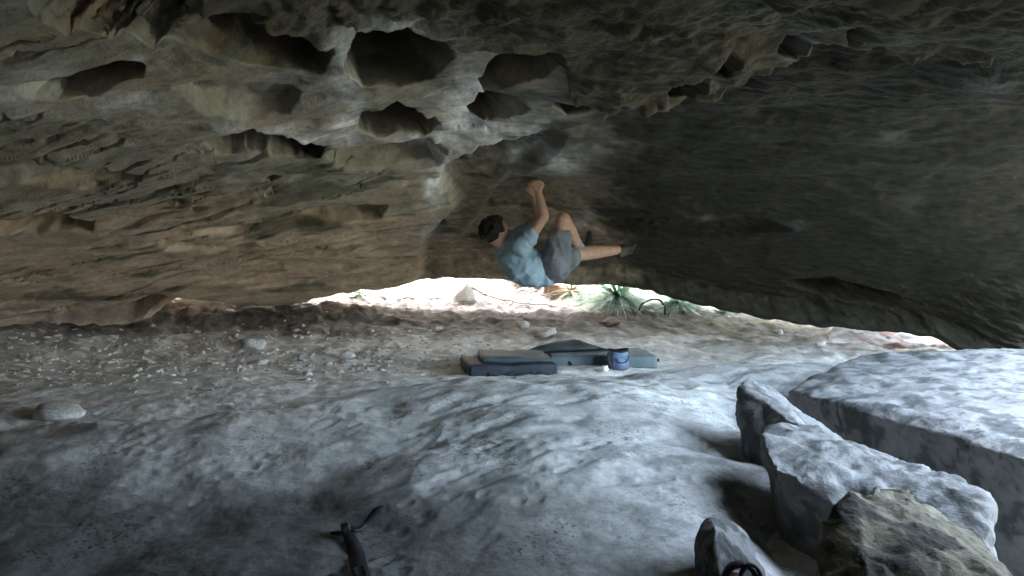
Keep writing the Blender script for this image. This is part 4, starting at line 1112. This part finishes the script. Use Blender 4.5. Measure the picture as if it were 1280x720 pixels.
# hair : short, curly
mb = MB(BO); rr = random.Random(3)
ell(mb, hed - fx * .018 + fu * .022, fx, fs_, fu, .098, .085, .108)
for i in range(150):
    th = rr.uniform(0, 6.283); z = rr.uniform(-.25, 1)
    v = fx * math.cos(th) * math.sqrt(max(0, 1 - z * z)) + fs_ * math.sin(th) * math.sqrt(max(0, 1 - z * z)) + fu * z
    if v.dot(fx) > .45 and z < .6: continue
    c = hed - fx * .018 + fu * .022 + Vector(v) * rr.uniform(.098, .112)
    ell(mb, c, fx, fs_, fu, .019, .019, .019, 8, 6)
ho = fuse(mb, 'hair', M_HAIR, root, .006, 1)
# trim hair off the face
bm = bmesh.new(); bm.from_mesh(ho.data)
kill = [v for v in bm.verts if ((v.co + BO - hed).dot(fx) > .045 and (v.co + BO - hed).dot(fu) < .055) or (v.co + BO - hed).dot(fu) < -.07]
bmesh.ops.delete(bm, geom=kill, context='VERTS'); bm.to_mesh(ho.data); bm.free()
# t-shirt
mb = MB(BO)
cone(mb, wai + (pel - wai) * .25 - Vector((0, 0, .01)), che - Vector((0, 0, .01)), .135, .148); cone(mb, che, (shR + shL) / 2, .142, .112)
cone(mb, shR - Vector((.01, 0, .0)), shL, .078, .074); cone(mb, Q(664, 338, 5.98), Q(655, 335, 5.98), .14, .145)
cone(mb, (shR + shL) / 2, nek + Vector((0.01, 0, -.02)), .085, .066)
cone(mb, shR, shR.lerp(elR, .38), .074, .066); cone(mb, shL, shL.lerp(elL, .42), .074, .066)
fuse(mb, 'shirt', M_SHIRT, root, .009, 4, [((.75, .1, .65), 34, .0055, 1), ((-.3, .2, .9), 20, .006, 2)])
mb = MB(BO); nd = (hed - nek).normalized(); s1 = nd.cross(Vector((0, 1, 0))).normalized(); s2 = nd.cross(s1)
mb.tube([nek - nd * .02 + s1 * .066 * math.cos(a) + s2 * .066 * math.sin(a) for a in np.linspace(0, 6.283, 25)], .009, 8, cap=False); mb.build('collar', M_SHIRT, root)
# shorts
mb = MB(BO)
cone(mb, pel + Vector((-.02, 0, 0)), pel + Vector((.02, 0, 0)), .138, .132); cone(mb, hiR, hiR.lerp(knR, .66), .118, .092); cone(mb, hiL, hiL.lerp(knL, .85), .118, .094); cone(mb, hiR, hiL, .115, .115)
fuse(mb, 'shorts', M_SHORTS, root, .009, 4, [((.9, .1, .3), 30, .005, 3), ((.2, .2, .9), 24, .004, 4)])
# shoes and sock
def shoe(an, toe, up, sole=True, name='shoe'):
    t = (toe - an).normalized(); mb = MB(BO); u = (Vector(up) - t * Vector(up).dot(t)).normalized(); sd = t.cross(u)
    heel = an - t * .035 - u * .035
    cone(mb, an - t * .012, heel + t * .012, .040, .03, 14); cone(mb, heel, an + t * .09 - u * .03, .03, .037, 14); cone(mb, an + t * .09 - u * .035, toe, .036, .02, 14); cone(mb, an, an + t * .07 - u * .015, .042, .034, 14)
    o = fuse(mb, name, M_SHOE, root, .007, 3)
    if not sole: return
    mb = MB(BO); slab = [heel - u * .034, an + t * .06 - u * .076, toe - u * .022]
    mb.ribbon([heel - u * .032 - t * .02, heel - u * .035 + t * .06, an + t * .09 - u * .078, toe - u * .024 + t * .02], [sd] * 4, [.035, .045, .055, .025], .008)
    mb.build('sole', M_WEB, o)
shoe(anR + Vector((.02, 0, -.02)), Q(737, 291, 6.24), Vector((-1, 0, .1)), False)
shoe(anL + Vector((.02, 0, .004)), Q(793, 306, min(6.42, dft + .02)), Vector((-.1, -.2, 1)))
mb = MB(BO); cone(mb, anR.lerp(knR, .22), anR + Vector((.012, 0, -.012)), .046, .047); fuse(mb, 'sock', M_SOCK, root, .007, 3)
for ch in root.children:
    pass

# ------------------------------------------------------------------ light, sky, camera
SUN_AZ = math.radians(150)     # measured from +x towards +y : behind the cave, to the left
SUN_EL = math.radians(62)
w = bpy.data.worlds.new('World'); SC.world = w; w.use_nodes = True
nt = w.node_tree; bg = nt.nodes['Background']
sky = nt.nodes.new('ShaderNodeTexSky'); sky.sky_type = 'NISHITA'; sky.sun_disc = False
sky.dust_density = 4.0; sky.air_density = .6; sky.ozone_density = .4; sky.sun_elevation = SUN_EL; sky.sun_rotation = math.pi / 2 - SUN_AZ
hs = nt.nodes.new('ShaderNodeHueSaturation'); hs.inputs['Saturation'].default_value = .68; hs.inputs['Hue'].default_value = .477
nt.links.new(sky.outputs[0], hs.inputs['Color']); nt.links.new(hs.outputs[0], bg.inputs['Color']); bg.inputs['Strength'].default_value = .15
sl = bpy.data.lights.new('sun', 'SUN'); sl.energy = .5; sl.angle = math.radians(10); sl.color = (1, .95, .88)
so = bpy.data.objects.new('sun', sl); COL.objects.link(so)
sd = Vector((math.cos(SUN_AZ) * math.cos(SUN_EL), math.sin(SUN_AZ) * math.cos(SUN_EL), math.sin(SUN_EL)))
so.rotation_euler = sd.to_track_quat('Z', 'Y').to_euler(); so.location = sd * 30

cam = bpy.data.cameras.new('camera'); cam.sensor_width = 36; cam.lens = 36 * F / 1280; cam.clip_start = .05; cam.clip_end = 2000
co = bpy.data.objects.new('camera', cam); COL.objects.link(co); co.location = (0, 0, EYE); co.rotation_euler = (math.pi / 2, 0, 0)
SC.camera = co
vs = SC.view_settings; vs.view_transform = 'Standard'; vs.look = 'None'; vs.gamma = 1; vs.use_curve_mapping = False
vs.exposure = 5.9
SC.cycles.use_denoising = True
SC.cycles.max_bounces = 10; SC.cycles.diffuse_bounces = 8
